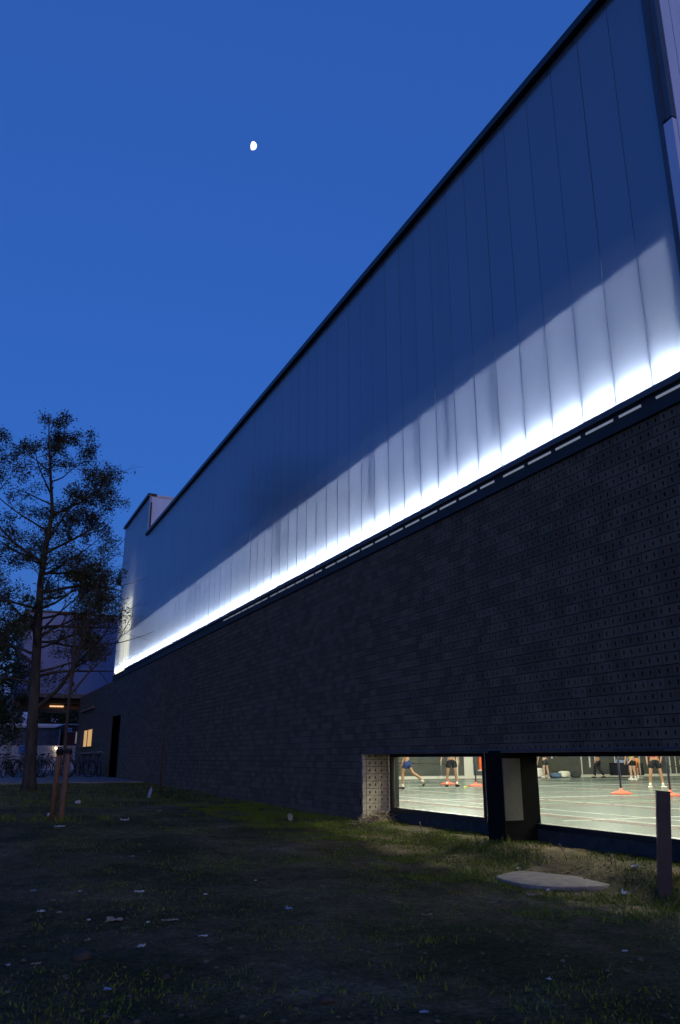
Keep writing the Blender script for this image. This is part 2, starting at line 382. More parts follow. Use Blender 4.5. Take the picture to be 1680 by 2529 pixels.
# left jamb of the window opening: bricks showing two holes each
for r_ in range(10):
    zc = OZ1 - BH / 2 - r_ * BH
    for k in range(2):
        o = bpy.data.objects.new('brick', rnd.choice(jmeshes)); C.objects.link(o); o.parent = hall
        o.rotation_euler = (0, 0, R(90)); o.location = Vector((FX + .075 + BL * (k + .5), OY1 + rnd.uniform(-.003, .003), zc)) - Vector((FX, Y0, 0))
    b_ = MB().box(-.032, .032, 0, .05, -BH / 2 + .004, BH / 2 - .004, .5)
    b_.build('brick', 'lit_brick', hall, loc=Vector((FX + .036, OY1 + .001, zc)) - Vector((FX, Y0, 0)))
MB().box(FX + .001, FX + .6, OY1 + .052, OY1 + .09, -.3, OZ1 + .001).build('jamb_backing', 'mortar', hall)
# lintel soffit, drip edge
MB().box(FX + .03, FX + .62, OY0 - .2, OY1 + .06, OZ1 + .002, OZ1 + .05).build('lintel', 'dark_metal', hall)
MB().box(FX - .006, FX + .03, OY0 - .05, OY1 - .02, OZ1 - .006, OZ1 + .012).build('drip_edge', 'sill_metal', hall)
# near jamb of the opening, out of view
MB().box(FX + .04, FX + .6, OY0 - .03, OY0, -.3, OZ1).build('near_jamb', 'brick', hall)
# pier between the windows
PY0, PY1 = 8.87, 9.23
pier = MB().bbox(FX, FX + .56, PY0, PY1, -.3, OZ1 + .001, .006).build('pier', 'matte_black', hall)
MB().box(FX + .012, FX + .28, PY0 - .014, PY0 - .002, -.74 + H, -.0 + H).build('side_panel', 'pier_concrete', pier, loc=-Vector((0, 0, 0)) - wloc(pier))
# windows
GX, GZ0, GZ1 = 6.814, -.785 + H, .02 + H
def window(y0, y1):
    wd = MB()
    f = .075
    wd.box(GX - .05, GX + .09, y0 - f, y1 + f, GZ1, OZ1 - .001)
    wd.box(GX - .05, GX + .09, y0 - f, y1 + f, GZ0 - .06, GZ0)
    wd.box(GX - .048, GX + .088, y0 - f, y0, GZ0, GZ1); wd.box(GX - .048, GX + .088, y1, y1 + f, GZ0, GZ1)
    o = wd.build('window', 'black_metal', hall)
    p_ = MB().box(GX, GX + .012, y0 + .001, y1 - .001, GZ0 + .001, GZ1 - .001).build('pane', 'glass', o, loc=LOC0)
    MB().box(GX - .018, GX - .002, y1 - .035, y1 - .022, GZ0 + .004, GZ1 - .004).build('glazing_bead', 'sill_metal', o, loc=LOC0)
    return o
window(10.03, 12.735); window(5.7, 8.985)
MB().box(GX - .04, GX + .1, OY0 - .05, OY1 + .05, -.3, GZ0 - .062).build('plinth', 'plinth', hall)
# sill under the glowing band and the row of light slots
sill = MB().box(FX - .06, FX + .3, Y0 - .01, Y1 + .02, ZS - .075, ZS - .004).build('sill', 'sill_metal', hall)
MB().box(FX - .02, FX + .28, Y0, Y1, ZS - .2, ZS - .075).build('slot_rail', 'dark_metal', hall)
MB().box(FX - .035, FX + .28, Y0 - .005, Y1 + .015, ZB + .001, ZS - .2).build('flashing', 'dark_metal', hall)
PW = .545; seams = [5.19] + [5.74 + PW * k for k in range(63)]
seams = [s for s in seams if s < Y1 + .05]
for a, b_ in zip(seams, seams[1:]):
    if b_ > 22: break
    n_ = rnd.random(); y0 = a + .05 + (.12 if n_ > .85 else 0); y1 = b_ - .045
    MB().box(FX - .027, FX - .02, y0, y1, ZS - .148, ZS - .12).build('light_slot', 'slot_glow', hall)
MB().box(FX - .066, FX - .06, 36.4, 38.7, ZS - .068, ZS - .02).build('light_slot', 'warm_slot', hall)
# cladding panels
for i, (a, b_) in enumerate(zip(seams, seams[1:])):
    top = ZR - .12 if (a + b_) / 2 < YS else ZT - .12
    p_ = MB(); x0, x1 = FX + rnd.uniform(-.002, .002), FX + .02; y0, y1 = a + .004, b_ - .004; z0 = ZS - .002
    p_.add([(x0, y0, z0), (x0, y1, z0), (x0, y1, top), (x0, y0, top), (x1, y0, z0), (x1, y1, z0), (x1, y1, top), (x1, y0, top)],
           [(0, 3, 2, 1), (0, 4, 7, 3), (1, 2, 6, 5), (0, 1, 5, 4), (3, 7, 6, 2)])
    p_.build('cladding_panel', 'polycarbonate', hall)
    if i: MB().box(FX + .021, FX + .032, a - .014, a + .014, ZS, top).build('rail', 'dark_metal', hall)
    if i and rnd.random() < .36:
        c = a + rnd.uniform(.05, .2); MB().box(FX + .06, FX + .1, c, c + rnd.uniform(.04, .11), ZS + .45, top - .3).build('column', 'dark_metal', hall)
# light cavity behind the panels
MB().box(FX + .62, FX + .7, Y0 + .06, Y1 - .02, ZS - .1, ZR - .13).build('inner_wall', 'cavity', hall)
MB().box(FX + .30, FX + .62, Y0 + .06, Y1 - .02, ZS - .1, ZS - .01).build('cavity_floor', 'cavity', hall)
MB().box(FX + .024, FX + .62, Y0 + .06, Y1 - .02, 5.38 + H, 5.41 + H).build('shade_baffle', 'cavity', hall)  # unseen shelf, added to cut the tube light off along a level edge
MB().box(FX + .05, FX + .62, Y1 - .02, Y1 + .02, ZS, ZT - .13).build('end_closure', 'dark_metal', hall)
t0 = Y0 + .1
while t0 < Y1 - .3:
    t1 = min(t0 + 1.55, Y1 - .1)
    MB().tube([(FX + .115, t0, 3.90 + H), (FX + .115, t1, 3.90 + H)], .024, 6).build('light_tube', 'tube_glow', hall); t0 = t1 + .06
MB().box(FX + .10, FX + .13, 36.05, 38.25, 3.98 + H, 6.9 + H).build('stair_window', 'warm_room', hall)
# copings and roof
def coping(y0, y1, z): return MB().bbox(FX - .09, FX + .3, y0, y1, z - .125, z, .008).build('coping', 'black_metal', hall)
coping(Y0 - .06, YS - .005, ZR); coping(YS - .06, Y1 + .06, ZT)
MB().box(FX + .3, FX + 38, Y0, YE - 8, ZR - .5, ZR - .14).build('roof', 'dark_metal', hall)
# raised end block behind the step
ret = MB().box(FX + .04, FX + 9, YS - .02, YS + .1, ZR - .15, ZT - .13).build('step_wall', 'end_cladding', hall)
MB().box(FX - .01, FX + .07, YS - .05, YS - .021, ZR - .1, ZT - .127).build('trim', 'white_trim', ret, loc=LOC0)
MB().box(FX - .02, FX + 9, YS - .055, YS + .1, ZT - .127, ZT - .05).build('trim', 'white_trim', ret, loc=LOC0)
MB().box(FX + .3, FX + 9, YS + .1, Y1, ZT - .4, ZT - .14).build('upper_roof', 'dark_metal', hall)
MB().box(FX + .06, FX + 9, Y1 + .021, Y1 + .1, ZB - .2, ZT - .12).build('back_wall', 'end_cladding', hall)
# near end wall: pale cladding, corner profile, recessed bay with a beige head
EX = FX
corner = MB().box(EX - .02, EX + .05, Y0 - .012, Y0 + .175, 6.72 + H, ZR - .13).build('corner_profile', 'corner_metal', hall)
MB().box(EX - .018, EX + .05, Y0 + .115, Y0 + .174, ZS, 6.718 + H).build('corner_profile', 'corner_metal', hall)
MB().box(EX - .012, EX + .05, Y0 - .01, Y0 + .113, ZS, 6.70 + H).build('corner_panel', 'end_cladding', hall)
MB().box(EX - .03, EX - .02, Y0 + .07, Y0 + .1, 6.73 + H, ZR - .13).build('corner_strip', 'sill_metal', corner, loc=LOC0)
ew = MB()
xs = [EX + .051]
while xs[-1] < EX + 20: xs.append(xs[-1] + .6)
for i, (a, b_) in enumerate(zip(xs, xs[1:])):
    z0 = 6.72 + H if a > EX + .2 else ZS
    MB().box(a + .003, b_ - .003 if i else EX + .20, Y0 - .02, Y0 + .03, z0 if i else ZS, ZR - .13).build('end_panel', 'end_cladding', hall)
MB().box(EX + .21, EX + .648, Y0 - .021, Y0 + .03, 6.72 + H, ZR - .131).build('end_panel', 'end_cladding', hall)
MB().bbox(EX + .22, EX + 14, Y0 - .16, Y0 + .1, 6.42 + H, 6.715 + H, .01).build('head_beam', 'beige', hall)
MB().box(EX + .22, EX + 14, Y0 + .06, Y0 + .12, ZS, 6.42 + H).build('bay_panel', 'beige', hall)
MB().box(EX + .03, EX + 38, Y0 + .121, Y0 + .3, -.3, ZR - .5).build('near_end_wall', 'hall_white', hall)
# far door, lit window and ledge on the brick wall
dr = MB().box(FX + .32, FX + .36, DY0, DY1, .2, DZ).build('door', 'black_metal', hall)
MB().box(FX + .02, FX + .32, DY0 - .04, DY0, .2, DZ).build('door_frame', 'dark_metal', dr, loc=LOC0); MB().box(FX + .02, FX + .32, DY1, DY1 + .04, .2, DZ).build('door_frame', 'dark_metal', dr, loc=LOC0)
MB().box(FX + .27, FX + .32, DY0 + .2, DY0 + .24, 1.2, 1.6).build('handle', 'sill_metal', dr, loc=LOC0)
fw_ = MB(); fw_.box(FX - .05, FX + .1, WY0 - .05, WY0, WZ0 - .05, WZ1 + .05); fw_.box(FX - .05, FX + .1, WY1, WY1 + .05, WZ0 - .05, WZ1 + .05)
fw_.box(FX - .05, FX + .1, WY0, WY1, WZ1, WZ1 + .05); fw_.box(FX - .09, FX + .1, WY0, WY1, WZ0 - .05, WZ0); fw_.box(FX - .045, FX + .06, 46.2, 46.4, WZ0, WZ1); fw_.box(FX - .045, FX + .06, 47.7, 49.2, WZ0, WZ1)
fo = fw_.build('window', 'wood', hall)
MB().box(FX - .03, FX - .02, WY0, 47.7, WZ0, WZ1).build('pane', 'warm_window', fo, loc=LOC0)
MB().box(FX - .14, FX - .02, 44.6, 49.6, 2.5 + H, 2.6 + H).build('ledge', 'copper', hall)

# hall interior: floor, walls, ceiling with its lamps
HX0, HX1, HY0, HY1, HZ = FX + .64, FX + 36, Y0 + .31, 36.3, -.97 + H
tag(MB().box(HX0 - .05, HX1, HY0, HY1, HZ - .2, HZ).build('hall_floor', 'hall_floor'), kind='structure')
tag(MB().box(HX0, HX1, HY0, HY1 + .1, 7.6 + H, 7.7 + H).build('hall_ceiling', 'hall_white'), kind='structure')
tag(MB().box(HX1, HX1 + .1, HY0, HY1, HZ - .2, 7.6 + H).build('hall_wall_far', 'hall_white'), kind='structure')
tag(MB().box(FX + .52, FX + .619, HY0, YE - 8, OZ1 + .06, ZB).build('hall_wall_front', 'hall_white'), kind='structure')
tag(MB().box(FX + .52, FX + .619, OY1 + .1, HY1, -.3, OZ1 + .055).build('hall_wall_front_lower', 'hall_white'), kind='structure')
tag(MB().box(FX + .705, FX + .76, HY0, HY1, ZB, 7.6 + H).build('hall_wall_front_upper', 'hall_white'), kind='structure')
hb = tag(MB().box(HX0, HX1, HY1, HY1 + .1, HZ - .2, 7.6 + H).build('hall_wall_back', 'hall_white'), kind='structure')
MB().box(HX0, HX1, HY1 - .03, HY1 - .001, HZ, HZ + .13).build('skirting', 'hall_white', hb, loc=LOC0)
edges = [19.0, 19.55, 20.12, 22.9, 23.45]
def wpanel(x0, x1, m_='hall_panel'): MB().box(x0, x1, HY1 - .025, HY1 - .002, HZ + .135, HZ + 2.6).build('panel', m_, hb, loc=LOC0)
for x0, x1 in ((7.5, 12), (12.06, 15.8), (15.86, 19.5), (19.62, 22.97), (23.07, 23.42), (23.98, 27.0), (27.06, 30.9), (31.0, 31.85), (31.95, 33.25), (33.35, 37.3), (37.42, 37.75), (37.85, 41.8)): wpanel(x0, x1)
for x0 in (20.15, 31.44, 19.2, 38.5): MB().bbox(x0, x0 + .09, HY1 - .07, HY1 - .026, HZ + .5, HZ + 1.7, .01).build('pull_handle', 'line_white', hb, loc=LOC0)
for x0 in (25.4, 28.9): MB().bbox(x0, x0 + .1, HY1 - .06, HY1 - .026, HZ + .96, HZ + 1.06, .01).build('socket', 'line_white', hb, loc=LOC0)
og = MB().bbox(24.3, 25.3, HY1 - .1, HY1 - .03, HZ + .42, HZ + 1.9, .01).build('wall_mat', 'hall_orange', hb, loc=LOC0)
MB().box(24.22, 25.38, HY1 - .09, HY1 - .031, HZ + .35, HZ + .419).build('mat_edge', 'line_white', hb, loc=LOC0)
hf = bpy.data.objects['hall_floor']
def fline(m_, x0, x1, y0, y1, lv=1): MB().box(x0, x1, y0, y1, HZ + .001, HZ + .003 + .001 * lv).build('floor_line', m_, hf, loc=LOC0)
for x_ in (9.93, 10.8, 13.25, 19.4, 23.4): fline('line_white', x_, x_ + .05, 6, 36, 1)
for x_ in (9.57, 9.72, 12.9, 16.1): fline('line_red', x_, x_ + .04, 6, 36, 2)
for x_ in (14.6, 21.5): fline('line_yellow', x_, x_ + .05, 6, 36, 3)
for y_ in (11.1, 17.95, 25.4, 33.0): fline('line_white', 9, 40, y_, y_ + .05, 4)
for y_ in (14.6, 16.9, 21.9): fline('line_red', 11 if y_ != 21.9 else 18.3, 30, y_, y_ + .05, 5)
for y_ in (15.5, 20.6, 28.4): fline('line_yellow', 8, 40, y_, y_ + .05, 6)
for x_, en in ((12.5, 200), (17.5, 400), (25, 70), (32, 65), (38, 65)):
    for y_ in (7.5, 17, 28):
        al = bpy.data.lights.new('hall_lamp', 'POINT'); al.shadow_soft_size = .28; al.energy = en; al.color = (1.0, .95, .83)
        ao = bpy.data.objects.new('hall_lamp', al); C.objects.link(ao); ao.location = (x_, y_, 7.0 + H)

# ------------------------------------------------------------------ people in the hall
DG = None
def skin(name, vs_, es_, m_, parent, sub=1):
    bm = bmesh.new(); ly = bm.verts.layers.skin.verify(); bv = []
    for i, (p, r_) in enumerate(vs_):
        v = bm.verts.new(p); rr = r_ if hasattr(r_, '__len__') else (r_, r_); v[ly].radius = rr; v[ly].use_root = (i == 0); bv.append(v)
    for a, b_ in es_: bm.edges.new((bv[a], bv[b_]))
    me = bpy.data.meshes.new('tmp'); bm.to_mesh(me); bm.free()
    o = bpy.data.objects.new('tmp', me); C.objects.link(o)
    k = o.modifiers.new('s', 'SKIN'); k.use_smooth_shade = True
    if sub: q = o.modifiers.new('u', 'SUBSURF'); q.levels = sub; q.render_levels = sub
    dg = bpy.context.evaluated_depsgraph_get(); me2 = bpy.data.meshes.new_from_object(o.evaluated_get(dg)); me2.name = name
    bpy.data.objects.remove(o); bpy.data.meshes.remove(me)
    me2.materials.clear(); me2.materials.append(M[m_]); me2.polygons.foreach_set('use_smooth', [True] * len(me2.polygons))
    return link(name, me2, parent, LOC0)
def person(loc, rz, label, sk, top, bottom, shoe, legL, legR, lean=0, long=False, armL=None, armR=None, sock=True, pelvis=.93, group='badminton players in the hall'):
    """local frame: +y forward, +x to the figure's right. leg* = (knee, ankle, toe) offsets from the floor; arm* = (elbow, wrist)"""
    t = thing('person', loc, label, 'person', group, rz)
    P = Vector((0, 0, pelvis))
    dirv = Vector((0, math.sin(lean), math.cos(lean)))
    wa, ch, nk, hd, ht = P + dirv * .16, P + dirv * .40, P + dirv * .56, P + dirv * .66 + Vector((0, .02, 0)), P + dirv * .80 + Vector((0, .03, 0))
    V = [(P, (.13, .10)), (wa, (.115, .09)), (ch, (.14, .10)), (nk, .052), (hd, (.07, .085)), (ht, (.065, .075))]
    E = [(0, 1), (1, 2), (2, 3), (3, 4), (4, 5)]
    legs = []
    for sx_, lg in ((-1, legL), (1, legR)):
        hip = P + Vector((sx_ * .09, 0, -.06)); kn, an, to = [Vector(q) for q in lg]
        i = len(V); V += [(hip, .088), ((hip + kn) / 2, .075), (kn, .055), (kn * .55 + an * .45 + Vector((0, -.02, 0)), .055), (an, .036), (to, .03)]
        E += [(0, i), (i, i + 1), (i + 1, i + 2), (i + 2, i + 3), (i + 3, i + 4), (i + 4, i + 5)]; legs.append((hip, kn, an, to))
    hands = []
    for sx_, ar in ((-1, armL), (1, armR)):
        sh = ch + Vector((sx_ * .17, 0, .08)); el, wr = ar if ar else (sh + Vector((sx_ * .07, -.03, -.28)), sh + Vector((sx_ * .08, .05, -.53)))
        el, wr = Vector(el), Vector(wr); d = (wr - el).normalized(); sd = Vector((sx_, 0, 0)); hp = wr + d * .07
        i = len(V); V += [(sh, .055), (el, .04), (wr, .026), (hp, (.03, .018))]; E += [(2, i), (i, i + 1), (i + 1, i + 2), (i + 2, i + 3)]
        for q, (off, ln) in enumerate(((-.027, .07), (-.009, .08), (.009, .078), (.027, .06))):
            fwd = Vector((0, off, 0)); V += [(hp + fwd + d * .035, .009), (hp + fwd + d * (.03 + ln) + Vector((-sx_ * .02, 0, 0)), .007)]; n_ = len(V); E += [(i + 3, n_ - 2), (n_ - 2, n_ - 1)]
        V += [(wr + d * .05 + Vector((0, .045, 0)), .010)]; E += [(i + 2, len(V) - 1)]
        hands.append(hp)
    skin('body', V, E, sk, t, 1)
    # clothing follows the same joints a little wider
    tv = [(P + dirv * .02, (.148, .118)), (wa, (.138, .112)), (ch, (.165, .125)), (ch + dirv * .1, (.12, .085))]; te = [(0, 1), (1, 2), (2, 3)]
    for sx_, ar in ((-1, armL), (1, armR)):
        sh = ch + Vector((sx_ * .17, 0, .08)); el = Vector(ar[0]) if ar else sh + Vector((sx_ * .07, -.03, -.28))
        i = len(tv); tv += [(sh, .075), (sh * .35 + el * .65, .066)]; te += [(2, i), (i, i + 1)]
    skin('shirt', tv, te, top, t, 1)
    bv_ = [(P + dirv * .05, (.155, .125)), (P + Vector((0, 0, -.04)), (.155, .13))]; be = [(0, 1)]
    for hip, kn, an, to in legs:
        i = len(bv_)
        if long: bv_ += [(hip, .115), (kn, .085), (an + Vector((0, 0, .03)), .07)]; be += [(1, i), (i, i + 1), (i + 1, i + 2)]
        else: bv_ += [(hip, .118), (hip * .35 + kn * .65, .105)]; be += [(1, i), (i, i + 1)]
    skin('trousers' if long else 'shorts', bv_, be, bottom, t, 1)
    for hip, kn, an, to in legs:
        d = (to - an); d.z = min(d.z, 0); dl = Vector((d.x, d.y, 0)); dl = dl.normalized() if dl.length > .01 else Vector((0, 1, 0))
        heel = an - dl * .04 + Vector((0, 0, -.05)); 
        skin('shoe', [(an + Vector((0, 0, -.03)), .048), (heel, (.042, .04)), (an + (to - an) * .6 + Vector((0, 0, -.01)), (.048, .036)), (to + (to - an) * .12, (.042, .03))], [(0, 1), (0, 2), (2, 3)], shoe, t, 1)
        if sock and not long: skin('sock', [(an + Vector((0, 0, -.02)), .044), (an * .72 + kn * .28, .05)], [(0, 1)], 'cloth_white', t, 1)
    hr = MB(); c = (ht + hd) / 2 + Vector((0, -.02, .03))
    hr.lathe([(.03, .105), (.075, .085), (.1, .03), (.098, -.03), (.06, -.05)], 12, tuple(c)); hr.build('hair', 'hair', t, True, LOC0)
    return t, hands
def std(sx_, spread=.1, fwd=0): return ((sx_ * spread, .03 + fwd * .6, .48), (sx_ * spread * 1.25, fwd, .08), (sx_ * spread * 1.6, .16 + fwd, .045))
YAW = R(-24.49)                      # heading straight away from the viewer
# player in blue shorts walking to the left, back foot lifted
person((13.55, 24.45, HZ), YAW + R(80), 'person in blue shorts and white socks stepping with one foot lifted', 'skin_tan', 'cloth_white', 'cloth_blue', 'cloth_black',
       ((-.1, .14, .5), (-.1, .12, .08), (-.1, .28, .045)), ((.1, -.18, .52), (.1, -.55, .24), (.1, -.52, .09)), lean=.12)
t, hd_ = person((16.25, 26.0, HZ), YAW + R(176), 'person in turquoise top and black shorts holding a racket', 'skin_tan', 'cloth_teal', 'cloth_black', 'cloth_black',
       std(-1, .14), std(1, .15), armR=((.30, -.02, 1.14), (.36, .08, .93)))
person((27.75, 35.3, HZ), YAW + R(30), 'person in dark shorts bending over a bag by the back wall', 'skin_pale', 'cloth_dark', 'cloth_dark', 'cloth_white', std(-1, .12), std(1, .12), lean=.7, sock=False)
person((18.55, 25.5, HZ), YAW - R(80), 'person in loose cream trousers half hidden by the window frame', 'skin_pale', 'cloth_white', 'cloth_cream', 'scrap_tan',
       ((-.1, -.1, .5), (-.1, -.3, .1), (-.1, -.14, .045)), ((.1, .2, .5), (.1, .42, .08), (.1, .58, .045)), long=True)
person((30.0, 33.9, HZ), YAW + R(60), 'person in black trousers walking along the back wall', 'skin_tan', 'cloth_black', 'cloth_black', 'cloth_black',
       ((-.1, .16, .5), (-.1, .2, .08), (-.1, .36, .045)), ((.1, .02, .48), (.1, -.22, .1), (.1, -.06, .045)), long=True)
person((28.75, 30.2, HZ), YAW + R(120), 'person in yellow and black top leaning forward by the table', 'skin_pale', 'cloth_yellow', 'cloth_black', 'cloth_white', std(-1, .09), std(1, .1), lean=.35,
       armL=((-.28, .3, 1.0), (-.26, .5, .82)))
person((31.2, 32.6, HZ), YAW + R(150), 'person in dark clothes and orange bib crouched behind the player in yellow', 'skin_tan', 'cloth_orange', 'cloth_dark', 'cloth_white',
       ((-.16, .4, .46), (-.16, .34, .08), (-.18, .5, .045)), ((.16, .38, .46), (.18, .3, .08), (.2, .46, .045)), lean=.5, pelvis=.5)
t, hd2 = person((21.85, 21.9, HZ), YAW + R(165), 'person in red shirt and black shorts standing with feet apart', 'skin_brown', 'cloth_red', 'cloth_black', 'cloth_white', std(-1, .16), std(1, .17),
       armL=((-.27, .02, 1.15), (-.2, .16, .95)))
person((29.2, 27.5, HZ), YAW + R(40), 'person at the very edge of the window with only one pale leg showing', 'skin_pale', 'cloth_white', 'cloth_dark', 'cloth_black', std(-1, .1), std(1, .1))

def racket(loc, rz, label, tilt):
    t = thing('badminton_racket', loc, label, 'racket', 'badminton rackets', rz); t.rotation_euler = (tilt, 0, rz)
    MB().tube([(.1 * math.cos(a) * .95, 0, -.52 + .125 * math.sin(a)) for a in [2 * math.pi * k / 20 for k in range(21)]], .006, 5, False).build('head_frame', 'navy_pole', t, True, LOC0)
    MB().tube([(0, 0, -.395), (0, 0, -.12)], .005, 5).build('shaft', 'chrome', t, True, LOC0); MB().tube([(0, 0, -.12), (0, 0, .06)], [.013, .015], 7).build('grip', 'cloth_white', t, True, LOC0)
    st = MB()
    for k in range(-4, 5):
        x_ = k * .02; h = .12 * math.sqrt(max(0, 1 - (x_ / .095) ** 2)); st.tube([(x_, 0, -.52 - h), (x_, 0, -.52 + h)], .0008, 3)
        z_ = k * .026; h = .093 * math.sqrt(max(0, 1 - (z_ / .12) ** 2)); st.tube([(-h, 0, -.52 + z_), (h, 0, -.52 + z_)], .0008, 3)
    st.build('strings', 'line_white', t, False, LOC0)
a = YAW + R(176); hx = hd_[1]; hw = Vector((16.25, 26.0, HZ)) + Matrix.Rotation(a, 3, 'Z') @ hx
racket(hw + Vector((0, 0, -.02)), YAW, 'badminton racket hanging down from the hand of the player in turquoise', R(6))

def net_post(x, y, label):
    t = thing('net_post', (x, y, HZ), label, 'net post', 'badminton net posts')
    MB().lathe([(.30, 0), (.30, .035), (.2, .06), (.09, .08), (.04, .12), (.035, .16)], 18).build('base', 'red_base', t, True, LOC0)
    MB().tube([(0, 0, .1), (0, 0, 1.55)], .028, 8).build('pole', 'navy_pole', t, True, LOC0)
    MB().bbox(-.04, .04, -.05, .05, 1.42, 1.5, .01).build('cleat', 'chrome', t, False, LOC0)
net_post(17.5, 28.3, 'navy net post with red foot behind the player in turquoise'); net_post(17.26, 26.0, 'navy net post with red foot beside the orange wall mat')
net_post(17.34, 18.76, 'navy net post with red foot in front of the covered table'); net_post(17.62, 17.21, 'navy net post with red foot close to the steel post outside')
def net(x, y0, y1, label):
    t = thing('badminton_net', (x, y0, HZ + .76), label, 'net', 'badminton nets')
    MB().tube([(0, 0, .78), (0, (y1 - y0) / 2, .75), (0, y1 - y0, .78)], .03, 5).build('tape', 'line_white', t, True, LOC0)
    MB().tube([(0, 0, 0), (0, y1 - y0, 0)], .012, 5).build('bottom_cord', 'net', t, True, LOC0)
    nm = MB(); n_ = int((abs(y1 - y0)) / .08)
    for k in range(n_): q = (y1 - y0) * (k + .5) / n_; nm.tube([(0, q, 0), (0, q, .76)], .0015, 3, False)
    for k in range(1, 9): nm.tube([(0, 0, k * .085), (0, y1 - y0, k * .085)], .0015, 3, False)
    nm.build('mesh', 'net', t, False, LOC0)
net(17.62, 17.18, 11.1, 'black badminton net running from the post by the steel post'); net(17.5, 28.33, 34.4, 'black badminton net behind the player in blue shorts')
def slim_pole(x, y, label):
    t = thing('referee_pole', (x, y, HZ), label, 'pole', None)
    MB().tube([(0, 0, 0), (.02, 0, 2.2)], .022, 7).build('pole', 'line_white', t, True, LOC0); MB().lathe([(.16, 0), (.16, .02), (.04, .04)], 12).build('base', 'hall_white', t, True, LOC0)
slim_pole(31.9, 33.0, 'slim white pole beside the covered table'); slim_pole(23.0, 33.8, 'slim white pole in front of the orange wall mat')
# covered table with things on it
t = thing('table', (32.2, 34.3, HZ), 'folding table under a black cloth by the back wall', 'table')
MB().bbox(-.75, .75, -.38, .38, .70, .74, .008).build('tabletop', 'hall_white', t, False, LOC0)
cl = MB(); n_ = 64
per = []
for k in range(n_):
    s_ = k / n_ * 4; i = int(s_); f = s_ - i; c4 = [(-.77, -.4), (.77, -.4), (.77, .4), (-.77, .4), (-.77, -.4)]
    per.append((c4[i][0] * (1 - f) + c4[i + 1][0] * f, c4[i][1] * (1 - f) + c4[i + 1][1] * f))
for z_, am in ((.748, 0), (.742, .004), (.4, .02), (.12, .035)):
    for k, (px, py) in enumerate(per): q = 1 + am * math.sin(k * 1.3) + (.02 if z_ < .74 else 0); cl.v.append((px * q, py * q, z_))
for r_ in range(3):
    for k in range(n_): a, b_ = r_ * n_ + k, r_ * n_ + (k + 1) % n_; cl.f.append((a, b_, b_ + n_, a + n_))
cl.f.append(tuple(range(n_))); cl.build('cloth', 'cloth_black', t, True, LOC0)
for sx_ in (-.68, .68):
    for sy_ in (-.32, .32): MB().tube([(sx_, sy_, 0), (sx_, sy_, .7)], .018, 6).build('leg', 'chrome', t, True, LOC0)
def carton(x, y, z, sx_, sy_, sz, m_, label, cat='box', nm='carton'):
    o = MB(); o.bbox(-sx_ / 2, sx_ / 2, -sy_ / 2, sy_ / 2, 0, sz, .006); o.add([(-sx_ / 2, -sy_ * .1, sz + .001), (sx_ / 2, -sy_ * .1, sz + .001), (sx_ / 2, sy_ * .1, sz + .001), (-sx_ / 2, sy_ * .1, sz + .001)], [(0, 1, 2, 3)])
    tag(o.build(nm, m_, loc=(x, y, z)), label, cat)
carton(31.75, 34.2, HZ + .75, .42, .3, .13, 'scrap_blue', 'pale blue box at the far end of the covered table'); carton(32.6, 34.25, HZ + .75, .3, .2, .09, 'scrap_white', 'small white box on the covered table')
def bottle(loc, label, m_='scrap_white', s_=1.0, rot=(0, 0, 0), group=None):
    t = thing('bottle', loc, label, 'bottle', group); t.rotation_euler = rot
    MB().lathe([(.03 * s_, 0), (.034 * s_, .01 * s_), (.034 * s_, .15 * s_), (.028 * s_, .18 * s_), (.013 * s_, .205 * s_), (.013 * s_, .225 * s_)], 14).build('body', m_, t, True, LOC0)
    MB().lathe([(.016 * s_, .224 * s_), (.016 * s_, .245 * s_)], 10).build('cap', 'line_red', t, True, LOC0)
bottle((32.25, 34.2, HZ + .75), 'drinks bottle standing on the covered table', 'plastic_clear', 1.2)
bottle((27.05, 35.6, HZ), 'white drinks bottle with a red cap beside the sports bags', 'scrap_white', 1.7)
def bag(loc, rz, sx_, sy_, sz, m_, label):
    t = thing('sports_bag', loc, label, 'bag', 'sports bags along the back wall', rz); bm = bmesh.new(); bmesh.ops.create_icosphere(bm, subdivisions=3, radius=1)
    for v in bm.verts:
        c = v.co; k = 1 + .12 * noise.noise(c * 2.3 + Vector((sx_ * 9, 0, 0))); e_ = .55
        c = Vector([math.copysign(abs(q) ** e_, q) for q in c]) * k; v.co = Vector((c.x * sx_ / 2, c.y * sy_ / 2, max(0, (c.z + 1) * sz / 2)))
    me = bpy.data.meshes.new('body'); bm.to_mesh(me); bm.free(); me.materials.append(M[m_]); me.polygons.foreach_set('use_smooth', [True] * len(me.polygons)); link('body', me, t, LOC0)
    MB().tube([(-sx_ * .25, 0, sz * .95), (-sx_ * .2, .05, sz * 1.25), (sx_ * .2, .05, sz * 1.25), (sx_ * .25, 0, sz * .95)], .015, 5).build('strap', 'cloth_black', t, True, LOC0)
bag((27.55, 35.7, HZ), .3, .7, .35, .5, 'cloth_white', 'upright white racket bag next to the bending person'); bag((28.5, 35.5, HZ), 0, .6, .4, .25, 'bag_blue', 'slumped blue sports bag on the hall floor')
bag((29.15, 35.6, HZ), .4, .7, .45, .34, 'cloth_cream', 'pale jacket heaped over a bag on the hall floor'); bag((29.9, 35.6, HZ), -.2, .55, .35, .22, 'cloth_dark', 'small dark sports bag at the end of the row')
tag(MB().lathe([(.004, 0), (.02, .006), (.032, .02), (.037, .037), (.032, .054), (.02, .068), (.004, .074)], 14).build('ball', 'ball', None, True, (15.8, 24.5, HZ)), 'small yellow ball lying on the hall floor', 'ball')

